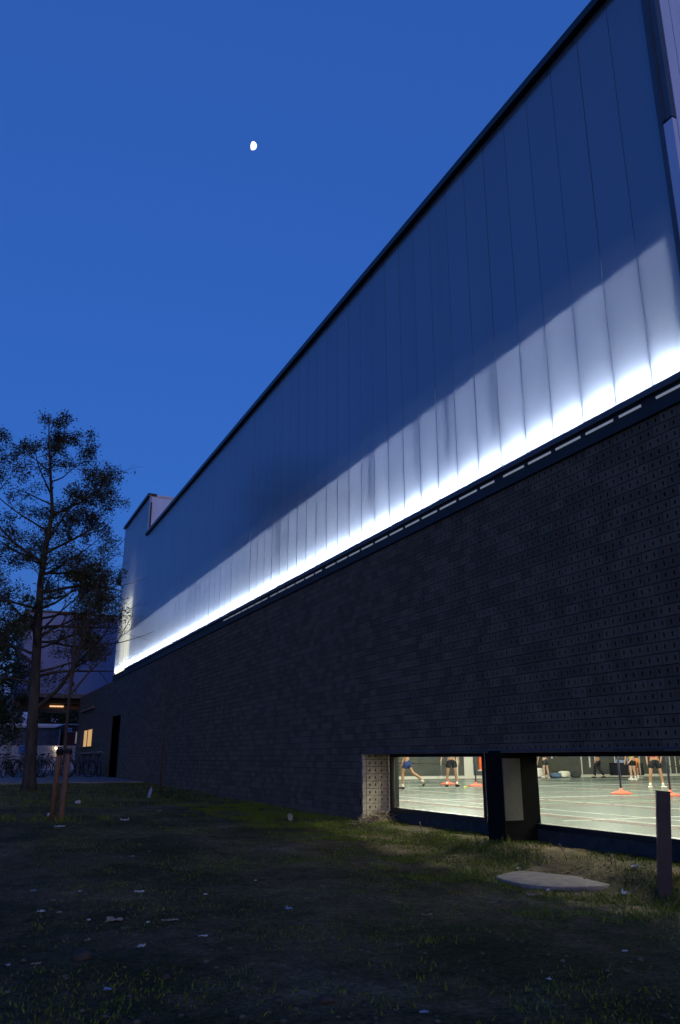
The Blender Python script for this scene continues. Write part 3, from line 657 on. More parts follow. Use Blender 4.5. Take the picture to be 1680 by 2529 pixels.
# ------------------------------------------------------------------ block over the passage at the end of the path
BY = 51.5
blk = thing('entrance_block', (4.6, BY, .45), 'pale translucent block bridging the passage beyond the brick wall', 'building')
xs = [2.76 + .61 * k for k in range(15)]
for a, b_ in zip(xs, xs[1:]): MB().box(a + .006, b_ - .006, BY, BY + .05, 3.69 + H, 8.45 + H).build('cladding_panel', 'block_cladding', blk)
MB().box(2.76, 11.3, BY + .051, BY + 8, 3.7 + H, 8.4 + H).build('core', 'shed_grey', blk)
MB().bbox(2.68, 11.4, BY - .06, BY + 8, 8.45 + H, 8.58 + H, .01).build('coping', 'black_metal', blk)
MB().bbox(2.6, 11.4, BY - .12, BY + 8, 3.42 + H, 3.685 + H, .02).build('fascia', 'sill_metal', blk)
MB().box(2.9, 6.4, BY + .6, BY + 7.9, 3.14 + H, 3.419 + H).build('soffit', 'dark_metal', blk)
for k in range(9):
    MB().box(2.62 + .43 * k, 2.62 + .43 * (k + 1) - .012, BY + 1.2, BY + 1.32, 2.86 + H, 3.139 + H).build('board', 'wood', blk)
MB().box(2.62, 3.0, BY + .2, BY + 1.19, 2.9 + H, 3.41 + H).build('end_board', 'wood', blk)
MB().box(2.75, 6.4, BY + 1.33, BY + 7.5, 2.95 + H, 3.139 + H).build('ceiling', 'wood', blk)
MB().box(4.75, 5.55, BY + 1.14, BY + 1.199, 2.97 + H, 3.05 + H).build('lamp_strip', 'soffit_lamp', blk)
MB().box(2.9, 3.2, BY + 7, BY + 7.3, .4, 2.95 + H).build('column', 'concrete', blk)

# ------------------------------------------------------------------ street beyond
t = thing('low_wall', (3, 64, .45), 'low pale wall with a white coping at the end of the path', 'wall')
for k in range(22): 
    a = -6 + k * .7
    MB().box(a + .006, a + .694, 64, 64.2, .45, .80 + H).build('block', 'far_white', t)
MB().bbox(-6, 9.4, 63.94, 64.26, .802 + H, .88 + H, .01).build('coping', 'white_trim', t)
tag(MB().bbox(3.95, 4.7, 63.8, 63.86, .3 + H, .86 + H, .01).add([(4.0, 63.79, .4 + H), (4.6, 63.79, .4 + H), (4.6, 63.79, .43 + H), (4.0, 63.79, .43 + H)], [(0, 1, 2, 3)]).build('blue_sheet', 'sheet_blue'), 'blue sheet hanging on the low pale wall behind the big tree', 'sheet')
t = thing('shed', (2, 66.5, .45), 'dark grey flat roofed shed behind the low pale wall', 'shed')
for k in range(17): a = -4 + k * .64; MB().box(a + .01, a + .63, 66.5, 66.6, .45, 2.12 + H).build('cladding_board', 'shed_grey', t)
MB().box(-4, 6.85, 66.61, 71, .45, 2.1 + H).build('body', 'shed_grey', t); MB().bbox(-4.1, 6.95, 66.4, 71.2, 2.122 + H, 2.2 + H, .01).build('roof', 'dark_metal', t)
MB().box(6.88, 6.96, 66.42, 66.5, .45, 2.12 + H).build('corner_trim', 'far_white', t)
t = thing('white_house', (6, 76, .45), 'low white building with a flat roof behind the shed', 'house')
MB().box(3.4, 8.4, 76, 84, .45, 2.62 + H).build('wall', 'far_white', t); MB().bbox(3.3, 8.5, 75.9, 84.1, 2.62 + H, 2.85 + H, .02).build('roof', 'white_trim', t)
for k in range(3): MB().box(4.2 + k * 1.4, 4.9 + k * 1.4, 75.95, 75.99, 1.4 + H, 2.2 + H).build('window', 'black_metal', t)
t = thing('brick_house', (8, 66, .45), 'dark red brick house with white roof trim beside the hall wall', 'house')
MB().box(7.2, 14, 66, 74, .45, 2.42 + H).build('wall', 'red_brick', t); MB().bbox(7.1, 14.1, 65.9, 74.1, 2.42 + H, 2.5 + H, .01).build('roof_trim', 'white_trim', t)
wd = MB().box(8.0, 8.42, 65.96, 65.995, 1.05 + H, 1.95 + H).build('window', 'white_trim', t); MB().box(8.05, 8.37, 65.94, 65.958, 1.1 + H, 1.9 + H).build('pane', 'sky_window', wd, loc=LOC0)
MB().bbox(7.45, 7.72, 65.9, 65.99, 1.93 + H, 2.2 + H, .01).build('sign_box', 'white_trim', t); MB().box(7.5, 7.67, 65.88, 65.899, 1.98 + H, 2.14 + H).build('sign_face', 'sheet_blue', t)
MB().box(7.2, 9.2, 65.9, 65.99, 1.9 + H, 1.93 + H).build('string_course', 'white_trim', t)
for x_, z_, lb in ((6.5, .7, 'small lit lamp on the low pale wall, the upper one'), (6.66, .36, 'small lit lamp low on the pale wall behind the stakes')):
    t = thing('wall_lamp', (x_, 63.9, z_ + H), lb, 'lamp')
    MB().lathe([(.01, -.07), (.055, -.045), (.07, 0), (.055, .045), (.01, .07)], 12).build('globe', 'lamp_glow', t, True, LOC0); MB().box(-.02, .02, .05, .1, -.03, .03).build('bracket', 'black_metal', t, False, LOC0)
    bl = bpy.data.lights.new('lamp_light', 'POINT'); bl.energy = .12; bl.color = (1, .75, .4); bl.shadow_soft_size = .08; bo = bpy.data.objects.new('lamp_light', bl); C.objects.link(bo); bo.location = (x_, 63.78, z_ + H)

# ------------------------------------------------------------------ trees and plants
XMAX = 99.0
def branch(mb_, p, d, ln, r0, depth, tips, rs, spread=.5, up=.15, n=5, kids=(3, 4), minr=.004):
    if Vector(p).x > XMAX - .25: return
    pts = [Vector(p)]; rad = [r0]; d = Vector(d).normalized(); seg = max(3, int(ln / .25))
    for i in range(seg):
        d = (d + Vector((rs.gauss(0, .11), rs.gauss(0, .11), rs.gauss(0, .09) + up * .12))).normalized()
        pts.append(pts[-1] + d * ln / seg); rad.append(max(minr, r0 * (1 - .72 * (i + 1) / seg)))
    mb_.tube(pts, rad, n if r0 > .02 else 4 if r0 > .008 else 3, False)
    if depth <= 1: tips.append(pts)
    if depth > 0:
        for k in range(rs.randint(*kids)):
            f = rs.uniform(.3, .98); i = min(seg - 1, int(f * seg)); q = pts[i].lerp(pts[i + 1], f * seg - i)
            axis_ = Vector((rs.gauss(0, 1), rs.gauss(0, 1), rs.gauss(0, .7) + up)).normalized()
            nd = (d * (1 - spread) + axis_ * spread * 1.35).normalized()
            branch(mb_, q, nd, ln * rs.uniform(.42, .66), max(minr, rad[i] * .6), depth - 1, tips, rs, spread, up, n, kids, minr)
def leaves(mb_, tips, rs, per, size, droop=.4, jit=.12):
    for pts in tips:
        for k in range(per):
            f = rs.random() ** .7; i = min(len(pts) - 2, int(f * (len(pts) - 1))); p = pts[i].lerp(pts[i + 1], rs.random()) + Vector((rs.gauss(0, jit), rs.gauss(0, jit), rs.gauss(0, jit) - .04))
            if p.x > XMAX: continue
            d = Vector((rs.gauss(0, 1), rs.gauss(0, 1), rs.gauss(0, .6) - droop)).normalized(); s_ = d.orthogonal().normalized(); s_ = Matrix.Rotation(rs.uniform(0, 6.28), 3, d) @ s_
            a = size * rs.uniform(.6, 1.5); b_ = a * rs.uniform(.28, .48); bend = d.cross(s_) * a * .15
            mb_.add([p, p + d * a * .5 + s_ * b_ * .5 + bend, p + d * a, p + d * a * .5 - s_ * b_ * .5 + bend], [(0, 1, 2, 3)])
def tree(name, base, trunk, trad, limbs, label, cat, per, size, rs, leaf='leaf', bark='bark', depth=2, kids=(3, 4), group=None, extra=None, jit=.12):
    t = thing(name, base, label, cat, group); b_ = Vector(base); tips = []; tb = MB()
    tb.tube([Vector(p) - b_ for p in trunk], trad, 9)
    for p, d, ln, r0 in limbs: branch(tb, Vector(p) - b_, d, ln, r0, depth, tips, rs, kids=kids)
    if extra: extra(tb, tips, b_)
    tb.build('trunk', bark, t, True, LOC0)
    if per:
        lb = MB(); leaves(lb, tips, rs, per, size, jit=jit); lb.build('crown', leaf, t, False, LOC0)
    return t
rs = random.Random(21)
tk = [(2.0, 25.8, .25), (1.98, 25.8, .6), (1.93, 25.8, 1.6), (1.86, 25.85, 3.2), (1.78, 25.9, 4.8), (1.7, 25.9, 6.4), (1.74, 25.95, 7.6), (1.82, 25.9, 8.7), (1.66, 25.9, 9.8), (1.5, 25.9, 10.9), (1.38, 25.9, 12.0)]
tr_ = [.27, .2, .165, .15, .125, .1, .085, .06, .042, .026, .01]
limbs = []
for i in range(20):
    z_ = 3.6 + i * .38 + rs.uniform(-.1, .1); k = min(len(tk) - 2, max(j for j in range(len(tk)) if tk[j][2] <= z_)); f = (z_ - tk[k][2]) / (tk[k + 1][2] - tk[k][2])
    p = Vector(tk[k]).lerp(Vector(tk[k + 1]), f); a = i * 2.4 + rs.uniform(-.4, .4)
    ln = (2.3 if z_ < 8 else 2.3 - (z_ - 8) * .42) * rs.uniform(.8, 1.15); 
    limbs.append((p, (math.cos(a), math.sin(a) * .8, rs.uniform(.25, .75)), ln, max(.018, .055 - (z_ - 3) * .004)))
for p, d, ln, r0 in (((1.74, 25.9, 6.1), (1, -.1, .42), 2.5, .06), ((1.72, 25.9, 7.3), (1, .1, .75), 2.2, .05), ((1.76, 25.9, 5.0), (1, 0, .3), 2.4, .05), ((1.74, 25.9, 7.0), (-1, 0, .4), 2.4, .06), ((1.8, 25.9, 8.5), (.8, 0, .8), 2.0, .04), ((1.9, 25.8, 2.6), (.75, .1, 1.0), 3.2, .08), ((1.84, 25.85, 3.7), (1, .2, .15), 2.2, .045), ((1.84, 25.85, 4.2), (-1, .1, .2), 2.2, .045), ((1.8, 25.9, 4.6), (.9, -.3, .1), 2.2, .045), ((1.75, 25.9, 5.6), (-1, -.2, .1), 2.3, .045), ((1.72, 25.9, 6.7), (.9, .3, .15), 2.3, .045), ((1.86, 25.85, 3.4), (-.9, -.3, .2), 2.0, .04), ((1.84, 25.85, 4.4), (.8, -.5, .35), 1.9, .04), ((1.82, 25.85, 5.3), (.9, -.4, .2), 1.9, .04), ((1.8, 25.85, 5.9), (.7, .5, .2), 2.0, .04), ((1.82, 25.85, 4.9), (.7, -.1, .6), 1.9, .04)): limbs.append((p, d, ln, r0))
XMAX = 2.1
tree('locust_tree', (2.0, 25.8, g(2.0, 25.8)), tk, tr_, limbs, 'tall tree with sparse wispy foliage standing at the left edge', 'tree', 28, .078, rs, depth=3, kids=(3, 4), jit=.085)
XMAX = 99.0

rs = random.Random(5)
sb = (1.74, 15.0, g(1.74, 15.0))
def sap(tb, tips, b_):
    for pts, r0 in (([(1.66, 15, 2.3), (1.72, 15, 3.0), (1.86, 15.05, 3.8), (2.02, 15.1, 4.5), (2.17, 15.1, 5.15)], .018), ([(1.68, 15, 2.32), (1.95, 14.95, 2.7), (2.3, 14.9, 3.1), (2.62, 14.9, 3.75)], .02),
                    ([(2.1, 14.93, 2.86), (2.3, 15, 3.4), (2.5, 15, 4.0)], .009), ([(1.66, 15, 2.5), (1.64, 15, 3.4), (1.72, 15, 4.5)], .014), ([(1.66, 15, 2.6), (1.5, 15.1, 3.3), (1.42, 15.1, 4.1)], .012), ([(1.68, 15, 2.7), (1.82, 14.8, 3.4), (1.9, 14.8, 4.3)], .012), ([(1.95, 14.95, 2.7), (2.15, 15.1, 3.3), (2.25, 15.1, 4.3)], .011)):
        pts = [Vector(p) - b_ for p in pts]; tb.tube(pts, [r0 * (1 - .75 * i / (len(pts) - 1)) for i in range(len(pts))], 5, False)
        for k in range(5):
            i = rs.randrange(1, len(pts)); q = pts[i - 1].lerp(pts[i], rs.random()); branch(tb, q, (rs.gauss(.2, .5), rs.gauss(0, .5), 1), rs.uniform(.25, .6), .005, 1, tips, rs, kids=(1, 2), minr=.0025)
st_ = tree('sapling', sb, [(1.74, 15, .15), (1.72, 15, .6), (1.67, 15, 1.4), (1.66, 15, 2.4), (1.67, 15, 3.0), (1.66, 15, 3.8)], [.036, .032, .028, .025, .016, .007], [], 'bare staked sapling with thin upward branches near the big tree', 'tree', 0, .1, rs, bark='young_bark', extra=sap)
for (x0, y0, x1, y1, lb) in ((1.69, 14.86, 1.73, 14.93, 'reddish round stake tied to the sapling, the nearer one'), (1.62, 15.5, 1.6, 15.1, 'dark round stake tied to the sapling, the farther one')):
    t = thing('tree_stake', (x0, y0, g(x0, y0)), lb, 'stake', 'tree stakes'); z0 = g(x0, y0)
    MB().tube([(0, 0, -.2), ((x1 - x0) * .5, (y1 - y0) * .5, .6), (x1 - x0, y1 - y0, 1.43 - z0)], [.05, .05, .048], 10).build('pole', 'stake_wood', t, True, LOC0)
    MB().lathe([(.055, 0), (.057, .04), (.055, .09)], 10, ((x1 - x0), (y1 - y0), 1.31 - z0)).build('tie_band', 'rubber', t, True, LOC0)
tag(MB().tube([(1.55, 15.06, 1.36), (1.62, 15.02, 1.39), (1.67, 14.98, 1.36), (1.72, 14.94, 1.38)], .022, 6).build('tree_tie', 'rubber', smooth=True), 'black rubber tie strapped between the stakes and the sapling', 'strap')
rs = random.Random(9)
tree('sapling', (4.9, 21.9, g(4.9, 21.9)), [(4.9, 21.9, .2), (4.87, 21.9, 1.2), (4.92, 21.9, 2.4), (4.9, 21.9, 3.4)], [.03, .025, .015, .006], [((4.9, 21.9, 1.5), (.4, 0, 1), 1.1, .01), ((4.9, 21.9, 1.9), (-.4, 0, 1), .9, .009), ((4.9, 21.9, 2.3), (.2, .3, 1), .9, .008)],
     'thin bare sapling standing in the dark before the brick wall', 'tree', 0, .1, rs, bark='young_bark', depth=1, kids=(2, 3))
# trees behind
def far_tree(x, y, h, w_, lb, seed, per=16, size=.22, leaf='far_leaf', n=14):
    rs = random.Random(seed); tkk = [(x, y, .4), (x + .1, y, h * .35), (x, y, h * .7), (x + .1, y, h)]; lm = []
    for i in range(n):
        z_ = h * (.3 + .62 * i / n); a = i * 2.4; lm.append(((x, y, z_), (math.cos(a), math.sin(a), .5), w_ * (1.1 - .55 * abs(i / n - .35)) * rs.uniform(.75, 1.1), .06))
    tree('tree', (x, y, .44), tkk, [.2, .14, .08, .02], lm, lb, 'tree', per, size, rs, leaf=leaf, depth=2, kids=(3, 4), group='trees beyond the street', jit=.25)
far_tree(.9, 46, 8.2, 2.3, 'dark leafy tree at the picture edge behind the tall tree', 3, 40, .2)
far_tree(8.3, 86, 6.4, 2.1, 'round dark tree seen under the block over the brick house', 4, 30, .3)
far_tree(10.6, 88, 6.6, 2.1, 'dark tree half hidden by the hall wall end', 6, 30, .3)
far_tree(6.9, 100, 7.5, 2.2, 'bare pale tree behind the white building', 8, 0)
far_tree(3.0, 92, 8.0, 2.6, 'dark tree behind the shed beyond the tall trunk', 11, 30, .3)
far_tree(-2.0, 80, 11, 3.2, 'big dark tree far behind at the left edge', 12, 26, .35)
def bush(x, y, r_, h, lb, seed):
    rs = random.Random(seed); t = thing('bush', (x, y, .44), lb, 'bush', 'bushes by the bicycles'); tb = MB(); tips = []
    for i in range(9): a = i * .7; branch(tb, (0, 0, 0), (math.cos(a) * .6, math.sin(a) * .6, 1), h * rs.uniform(.7, .95), .02, 1, tips, rs, kids=(3, 4))
    tb.build('stem', 'bark', t, True, LOC0); lb_ = MB(); leaves(lb_, tips, rs, 26, .08, jit=r_ * .22); lb_.build('foliage', 'shrub_leaf', t, False, LOC0)
bush(2.35, 39.5, .55, 1.0, 'round dark bush left of the tall tree trunk', 2); bush(3.75, 44.5, .6, 1.1, 'round dark bush right of the tall tree trunk', 3)
# bicycles
def make_bike():
    t = thing('bicycle', (0, 0, 0), 'parked bicycle standing in the row before the low pale wall', 'bicycle', 'bicycles parked on the path')
    for y_ in (-.52, .52):
        wh = MB().tube([(0, y_ + .33 * math.cos(a), .34 + .33 * math.sin(a)) for a in [2 * math.pi * k / 24 for k in range(25)]], .02, 6, False).build('wheel', 'rubber', t, True, LOC0)
        sp = MB()
        for k in range(12): a = 2 * math.pi * k / 12; sp.tube([(0, y_, .34), (0, y_ + .31 * math.cos(a), .34 + .31 * math.sin(a))], .003, 3, False)
        sp.build('spokes', 'chrome', wh, False, LOC0)
    f = MB()
    for a, b_ in (((0, -.52, .34), (0, -.1, .3)), ((0, -.52, .34), (0, -.2, .78)), ((0, -.1, .3), (0, -.22, .9)), ((0, -.1, .3), (0, .36, .78)), ((0, -.2, .78), (0, .35, .84)), ((0, .33, .95), (0, .52, .34))): f.tube([a, b_], .018, 6)
    f.build('frame', 'bike_paint', t, True, LOC0)
    MB().bbox(-.08, .08, -.36, -.1, .9, .96, .02).build('saddle', 'rubber', t, False, LOC0)
    MB().tube([(-.3, .2, 1.02), (-.26, .3, 1.06), (0, .33, 1.02), (.26, .3, 1.06), (.3, .2, 1.02)], .014, 6).build('handlebar', 'chrome', t, True, LOC0)
    MB().tube([(0, -.1, .3), (.12, 0, .2)], .012, 5).build('pedal', 'rubber', t, True, LOC0)
    MB().tube([(0, -.52 + .37 * math.cos(a), .34 + .37 * math.sin(a)) for a in [R(40 + 14 * k) for k in range(10)]], .015, 5).build('mudguard', 'bike_paint', t, True, LOC0)
    return t
bk = make_bike(); spots = [(1.0, 37.5, .3), (1.7, 38.2, -.4), (2.9, 38.5, .9), (3.4, 39.0, .2), (3.9, 38.0, 1.2), (4.4, 39.2, .5), (4.9, 38.4, 1.0), (5.3, 40.2, .2), (5.75, 39.0, .1), (5.8, 42.0, .3), (2.0, 42.5, 1.4), (4.6, 43.0, 1.1)]
for i, (x, y, a) in enumerate(spots):
    o = bk if i == 0 else copy_tree(bk); o.location = (x, y, g0(x, y) + .02); o.rotation_euler = (R(rs.uniform(-5, 5)), 0, a)

# ------------------------------------------------------------------ lawn furniture, grass, litter
pz = g0(5.92, 5.98)
t = thing('steel_post', (5.92, 5.98, pz), 'square dark steel post standing before the right window', 'post')
MB().bbox(-.058, .058, -.058, .058, -.3, .96 - pz, .004).build('shaft', 'post_steel', t, False, LOC0)
MB().bbox(-.061, .061, -.061, .061, .955 - pz, .965 - pz, .002).build('cap', 'post_steel', t, False, LOC0)
t.rotation_euler = (Matrix.Rotation(R(5.5), 3, Vector((.41, .91, 0))) @ Matrix.Rotation(R(-38), 3, 'Z')).to_euler()
# round concrete cover, half overgrown
mh = MB(); ring = []
NN = 60; cxm, cym = 5.7, 7.2; zc = g0(cxm, cym) + .03
for k in range(NN):
    a = 2 * math.pi * k / NN; q = 1 + .05 * noise.noise(Vector((math.cos(a) * 2.2, math.sin(a) * 2.2, 3))) + .02 * noise.noise(Vector((math.cos(a) * 9, math.sin(a) * 9, 7)))
    ring.append((math.cos(a) * .6 * q, math.sin(a) * .6 * q))
prev = None
for f, dz in ((1.0, -.1), (1.0, -.012), (.96, -.004), (.6, .0), (.2, .0)):
    st0 = len(mh.v)
    for x_, y_ in ring: mh.v.append((x_ * f, y_ * f, dz + .004 * noise.noise(Vector((x_ * f * 7, y_ * f * 7, 2)))))
    if prev is not None:
        for k in range(NN): mh.f.append((prev + k, prev + (k + 1) % NN, st0 + (k + 1) % NN, st0 + k))
    prev = st0
mh.f.append(tuple(prev + k for k in range(NN)))
tag(mh.build('manhole_cover', 'manhole', None, True, (cxm, cym, zc)), 'round pale concrete cover lying flat in the grass below the right window', 'cover')

# grass: blades thick along the lit strip, thin elsewhere
gm = MB(); rs = random.Random(33)
def blade(x, y, h, lean=.5):
    z = g(x, y) - .005; a = rs.uniform(0, 6.28); wv = rs.uniform(.0025, .006); dx, dy = math.cos(a), math.sin(a); ll = h * rs.uniform(.1, lean); b_ = rs.uniform(0, 6.28)
    gm.add([(x - dx * wv, y - dy * wv, z), (x + dx * wv, y + dy * wv, z), (x + math.cos(b_) * ll * .4 + dx * wv * .6, y + math.sin(b_) * ll * .4 + dy * wv * .6, z + h * .6), (x + math.cos(b_) * ll, y + math.sin(b_) * ll, z + h)], [(0, 1, 2), (0, 2, 3)])
n_ = 0
while n_ < 38000:
    x = rs.uniform(4.3, 6.7); y = rs.uniform(5.3, 18); d = noise.noise(Vector((x * 1.6, y * 1.6, 4))) + .5 * noise.noise(Vector((x * 5, y * 5, 4)))
    if x > 6.27 and not (OY0 < y < OY1 - .1 and not (PY0 - .03 < y < PY1 + .03)): continue
    if (x - cxm) ** 2 + (y - cym) ** 2 < .33: continue
    if d + (x - 5.3) * .3 - (.5 if x > 6.15 else 0) < rs.uniform(-.35, .5): continue
    blade(x, y, rs.uniform(.012, .042), .8); n_ += 1
n_ = 0
while n_ < 52000:
    x = rs.uniform(-2.5, 6.0); y = 3.2 + 18 * rs.random() ** 1.5; d = noise.noise(Vector((x * .9, y * .9, 14))) + .6 * noise.noise(Vector((x * 3.4, y * 3.4, 4)))
    if d < rs.uniform(-.2, .6) or (x - cxm) ** 2 + (y - cym) ** 2 < .33: n_ += .2; continue
    blade(x, y, rs.uniform(.012, .036), 1.1); n_ += 1
n_ = 0
while n_ < 9000:
    x = rs.uniform(-2.5, 6.2); y = rs.uniform(18, 30); 
    blade(x, y, rs.uniform(.03, .09), .6); n_ += 1
for (tx, ty, h, k) in ((1.72, 14.7, .12, 50), (1.35, 15.0, .1, 50), (2.4, 14.9, .09, 40), (.9, 15.2, .1, 50), (2.67, 4.5, .055, 40), (2.2, 4.2, .04, 40), (5.9, 5.7, .1, 90), (6.2, 9.3, .12, 10), (6.26, 8.85, .1, 8), (2.7, 4.9, .035, 60), (3.1, 5.4, .04, 60)):
    for _ in range(k): blade(tx + rs.gauss(0, .1), ty + rs.gauss(0, .1), h * rs.uniform(.5, 1.1), .9)
tag(gm.build('grass', 'grass'), 'short worn grass growing over the bare lawn', 'grass', kind='stuff')
# clods, pebbles and crumbs of earth
cm = MB(); base_ico = bmesh.new(); bmesh.ops.create_icosphere(base_ico, subdivisions=1, radius=1); iv = [v.co.copy() for v in base_ico.verts]; base_ico.verts.index_update(); if_ = [[v.index for v in f.verts] for f in base_ico.faces]; base_ico.free()
def clod(x, y, s_, flat=.55):
    q = rs.random() * 99; z = g(x, y)
    cm.add([(x + v.x * s_ * (1 + .4 * noise.noise(v * 2 + Vector((q, 0, 0)))), y + v.y * s_ * (1 + .4 * noise.noise(v * 2 + Vector((0, q, 0)))), z + v.z * s_ * flat + s_ * .1) for v in iv], if_)
for _ in range(6500):
    x = rs.uniform(-2.5, 6.0); y = 3.2 + 9 * rs.random() ** 1.7
    if noise.noise(Vector((x * .8, y * .8, 40))) < rs.uniform(-.5, .3): continue
    clod(x, y, .004 + .018 * rs.random() ** 4)
for _ in range(900):
    y = rs.uniform(5.5, 12.6); x = 6.12 + rs.gauss(0, .09)
    if noise.noise(Vector((x, y * 1.1, 77))) < -.1: continue
    clod(min(x, 6.7), y, .004 + .013 * rs.random() ** 3, .35)
tag(cm.build('clods', 'clod', smooth=True), 'crumbs of dry earth and pebbles scattered on the lawn', 'earth crumbs', kind='stuff')
# heap of dry stalks at the foot of the lit brick jamb
hm = MB()
for _ in range(420):
    x = FX + .2 + rs.gauss(0, .2); y = OY1 - .12 - abs(rs.gauss(0, .14)); x = max(FX - .25, min(FX + .5, x)); r_ = math.hypot((x - FX - .2) / .4, (y - OY1 + .1) / .35)
    z = .22 + max(0, .2 * (1 - r_)) * rs.random(); a = rs.uniform(0, 6.28); l_ = rs.uniform(.06, .2); e_ = rs.uniform(-.25, .55); wv = rs.uniform(.004, .013)
    d = Vector((math.cos(a) * math.cos(e_), math.sin(a) * math.cos(e_), math.sin(e_))); s_ = d.orthogonal().normalized() * wv; p = Vector((x, y, z)); q = p + d * l_ * .5 + Vector((0, 0, .02))
    hm.add([p - s_, p + s_, q + s_, q - s_, p + d * l_], [(0, 1, 2, 3), (3, 2, 4)])
tag(hm.build('dry_stalk_heap', 'straw'), 'heap of dead leaves and dry stalks at the foot of the lit brick jamb', 'leaf heap', kind='stuff')
def stalk(x, y, h, dx, lb):
    z = g(x, y); t = thing('dry_stalk', (x, y, z), lb, 'plant', 'dry stalks by the windows')
    MB().tube([(0, 0, -.02), (dx * .4, .01, h * .5), (dx, .02, h)], [.006, .005, .009], 6).build('stem', 'stake_wood', t, True, LOC0)
    l_ = MB()
    for k in range(5): f = rs.uniform(.3, 1); p = Vector((dx * f, .01, h * f)); a = rs.uniform(0, 6.28); d = Vector((math.cos(a), math.sin(a), .3)) * .035; s_ = d.orthogonal().normalized() * .007; l_.add([p, p + d * .5 + s_, p + d, p + d * .5 - s_], [(0, 1, 2, 3)])
    l_.build('leaf', 'straw', t, False, LOC0)
stalk(6.14, 7.55, .17, -.09, 'short dead stem leaning to the left below the right window'); stalk(6.2, 6.95, .1, .03, 'small green sprig on the earth ridge right of the dead stem'); stalk(6.1, 10.6, .15, -.03, 'thin dry stem beneath the left window')

def crumple(loc, sx_, sy_, sz, m_, label, nm='paper_scrap', group=None, cat='litter', seed=0, rz=0):
    q = random.Random(seed); o = MB(); n_ = 6
    for j in range(n_):
        for i in range(n_):
            u, v = i / (n_ - 1) - .5, j / (n_ - 1) - .5; o.v.append((u * sx_ + q.gauss(0, sx_ * .05), v * sy_ + q.gauss(0, sy_ * .05), abs(q.gauss(.35, .35)) * sz))
    for j in range(n_ - 1):
        for i in range(n_ - 1): a = j * n_ + i; o.f.append((a, a + 1, a + n_ + 1, a + n_))
    ob = o.build(nm, m_, None, False, (loc[0], loc[1], g(*loc) + .006)); ob.rotation_euler = (0, 0, rz)
    k = ob.modifiers.new('thick', 'SOLIDIFY'); k.thickness = .002
    return tag(ob, label, cat, group)
def cup(loc, label, rot):
    t = thing('paper_cup', (loc[0], loc[1], g(*loc) + .035), label, 'litter'); t.rotation_euler = rot
    MB().lathe([(.026, 0), (.028, .002), (.038, .1), (.036, .1), (.026, .006)], 14).build('body', 'scrap_white', t, True, LOC0); MB().tube([(.038 * math.cos(a), .038 * math.sin(a), .1) for a in [2 * math.pi * k / 16 for k in range(17)]], .002, 4, False).build('rim', 'scrap_white', t, True, LOC0)
bottle((4.12, 19.6, g(4.12, 19.6) + .06), 'pale plastic bottle propped up in the grass by the thin sapling', 'scrap_blue', 1.05, (R(-6), R(14), 0))
cup((2.43, 18.9), 'white paper cup lying behind the stakes', (R(80), 0, .6)); cup((1.59, 15.9), 'white paper cup lying left of the stakes', (R(85), 0, 2.0))
def lid(loc, label, rx):
    o = MB().lathe([(.06, 0), (.066, .012), (.05, .018), (.045, .01), (.005, .012)], 20).build('cup_lid', 'plastic_clear', None, True, (loc[0], loc[1], g(*loc) + .07)); o.rotation_euler = rx; tag(o, label, 'litter')
lid((5.22, 13.5), 'round clear plastic lid standing in the grass before the brick wall', (R(75), 0, R(30)))
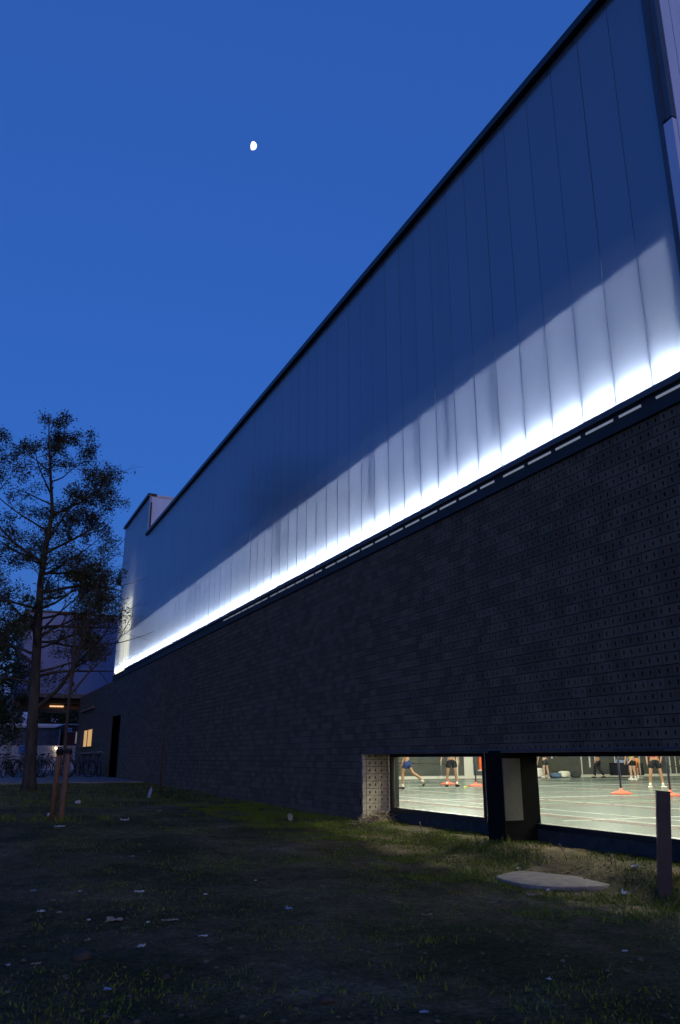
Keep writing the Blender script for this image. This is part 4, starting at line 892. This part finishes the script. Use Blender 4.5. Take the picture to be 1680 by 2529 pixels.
big = [((1.57, 13.8), .2, .1, .02, 'scrap_white', 'flat white paper strip just in front of the stakes'), ((2.67, 14.5), .16, .1, .05, 'scrap_white', 'crumpled white paper right of the stakes'), ((3.66, 16.4), .1, .06, .03, 'scrap_tan', 'small tan scrap in the grass right of the pale bottle'),
       ((1.25, 6.9), .14, .07, .03, 'scrap_tan', 'pale tan paper scrap on the bare patch of earth'), ((1.64, 6.75), .15, .05, .02, 'scrap_tan', 'narrow tan strip right of the bare patch'), ((1.73, 6.13), .07, .02, .012, 'scrap_white', 'thin white paper stick lying level in the lawn centre'),
       ((1.28, 6.01), .055, .04, .025, 'scrap_white', 'bright white crumpled scrap below the bare patch'), ((.92, 5.13), .05, .035, .022, 'scrap_blue', 'blue and white wrapper in the lower left of the lawn'), ((2.63, 6.78), .07, .05, .03, 'scrap_blue', 'bluish wrapper half sunk in the grass'),
       ((.76, 7.39), .06, .035, .02, 'scrap_white', 'white scrap at the left end of the bare patch'), ((4.97, 6.6), .2, .05, .03, 'scrap_tan', 'long dry leaf lying before the round cover'), ((5.2, 6.71), .04, .03, .03, 'scrap_white', 'small white pellet just before the round cover'),
       ((5.75, 6.31), .07, .05, .05, 'scrap_white', 'pale crumpled lump between the round cover and the steel post'), ((4.15, 4.6), .045, .02, .012, 'scrap_white', 'small white scrap below the steel post'), ((2.25, 3.94), .055, .025, .015, 'scrap_blue', 'bluish wrapper at the bottom edge of the picture'),
       ((1.68, 8.14), .11, .04, .02, 'scrap_white', 'flat white scrap near a dark clod in the lawn'), ((.61, 5.94), .07, .03, .02, 'scrap_tan', 'tan scrap on the lighter earth at lower left'), ((3.66, 6.32), .1, .015, .02, 'scrap_tan', 'thin pale stick lying askew in the middle of the lawn'), ((6.18, 6.6), .09, .06, .03, 'scrap_white', 'white scrap on the lit earth ridge below the right window'), ((5.75, 7.9), .06, .04, .02, 'scrap_white', 'white scrap on the lit grass behind the round cover')]
for i, (p, a, b_, c_, m_, lb) in enumerate(big): crumple(p, a * .8, b_ * .75, c_ * .8, m_, lb, seed=i, rz=rs.uniform(-.4, .4) - .43)
for i, p in enumerate([(.77, 8.32), (1.16, 8.21), (.9, 7.87), (.89, 7.31), (2.18, 7.7), (1.07, 6.98), (1.47, 6.73), (.98, 6.36), (.45, 5.97), (2.83, 8.22), (2.0, 10.19), (3.27, 4.27)]):
    crumple(p, rs.uniform(.02, .04), rs.uniform(.012, .025), .012, rs.choice(['scrap_white', 'scrap_tan', 'scrap_blue']), 'tiny pale fleck of litter on the worn lawn', 'litter_fleck', 'tiny flecks of litter', seed=50 + i)
def stone(loc, s_, lb):
    bm = bmesh.new(); bmesh.ops.create_icosphere(bm, subdivisions=3, radius=s_)
    for v in bm.verts: v.co *= 1 + .3 * noise.noise(v.co / s_ * 1.3 + Vector(loc + (0,))); v.co.z *= .6
    me = bpy.data.meshes.new('stone'); bm.to_mesh(me); bm.free(); me.materials.append(M['stone']); me.polygons.foreach_set('use_smooth', [True] * len(me.polygons))
    tag(link('stone', me, None, (loc[0], loc[1], g(*loc) + s_ * .25)), lb, 'stone')
stone((1.26, 5.19), .03, 'pale stone on the lawn right of the blue wrapper'); stone((.88, 5.85), .06, 'dark lump of earth on the lower left lawn'); stone((1.9, 4.35), .045, 'grey stone near the bottom of the lawn')
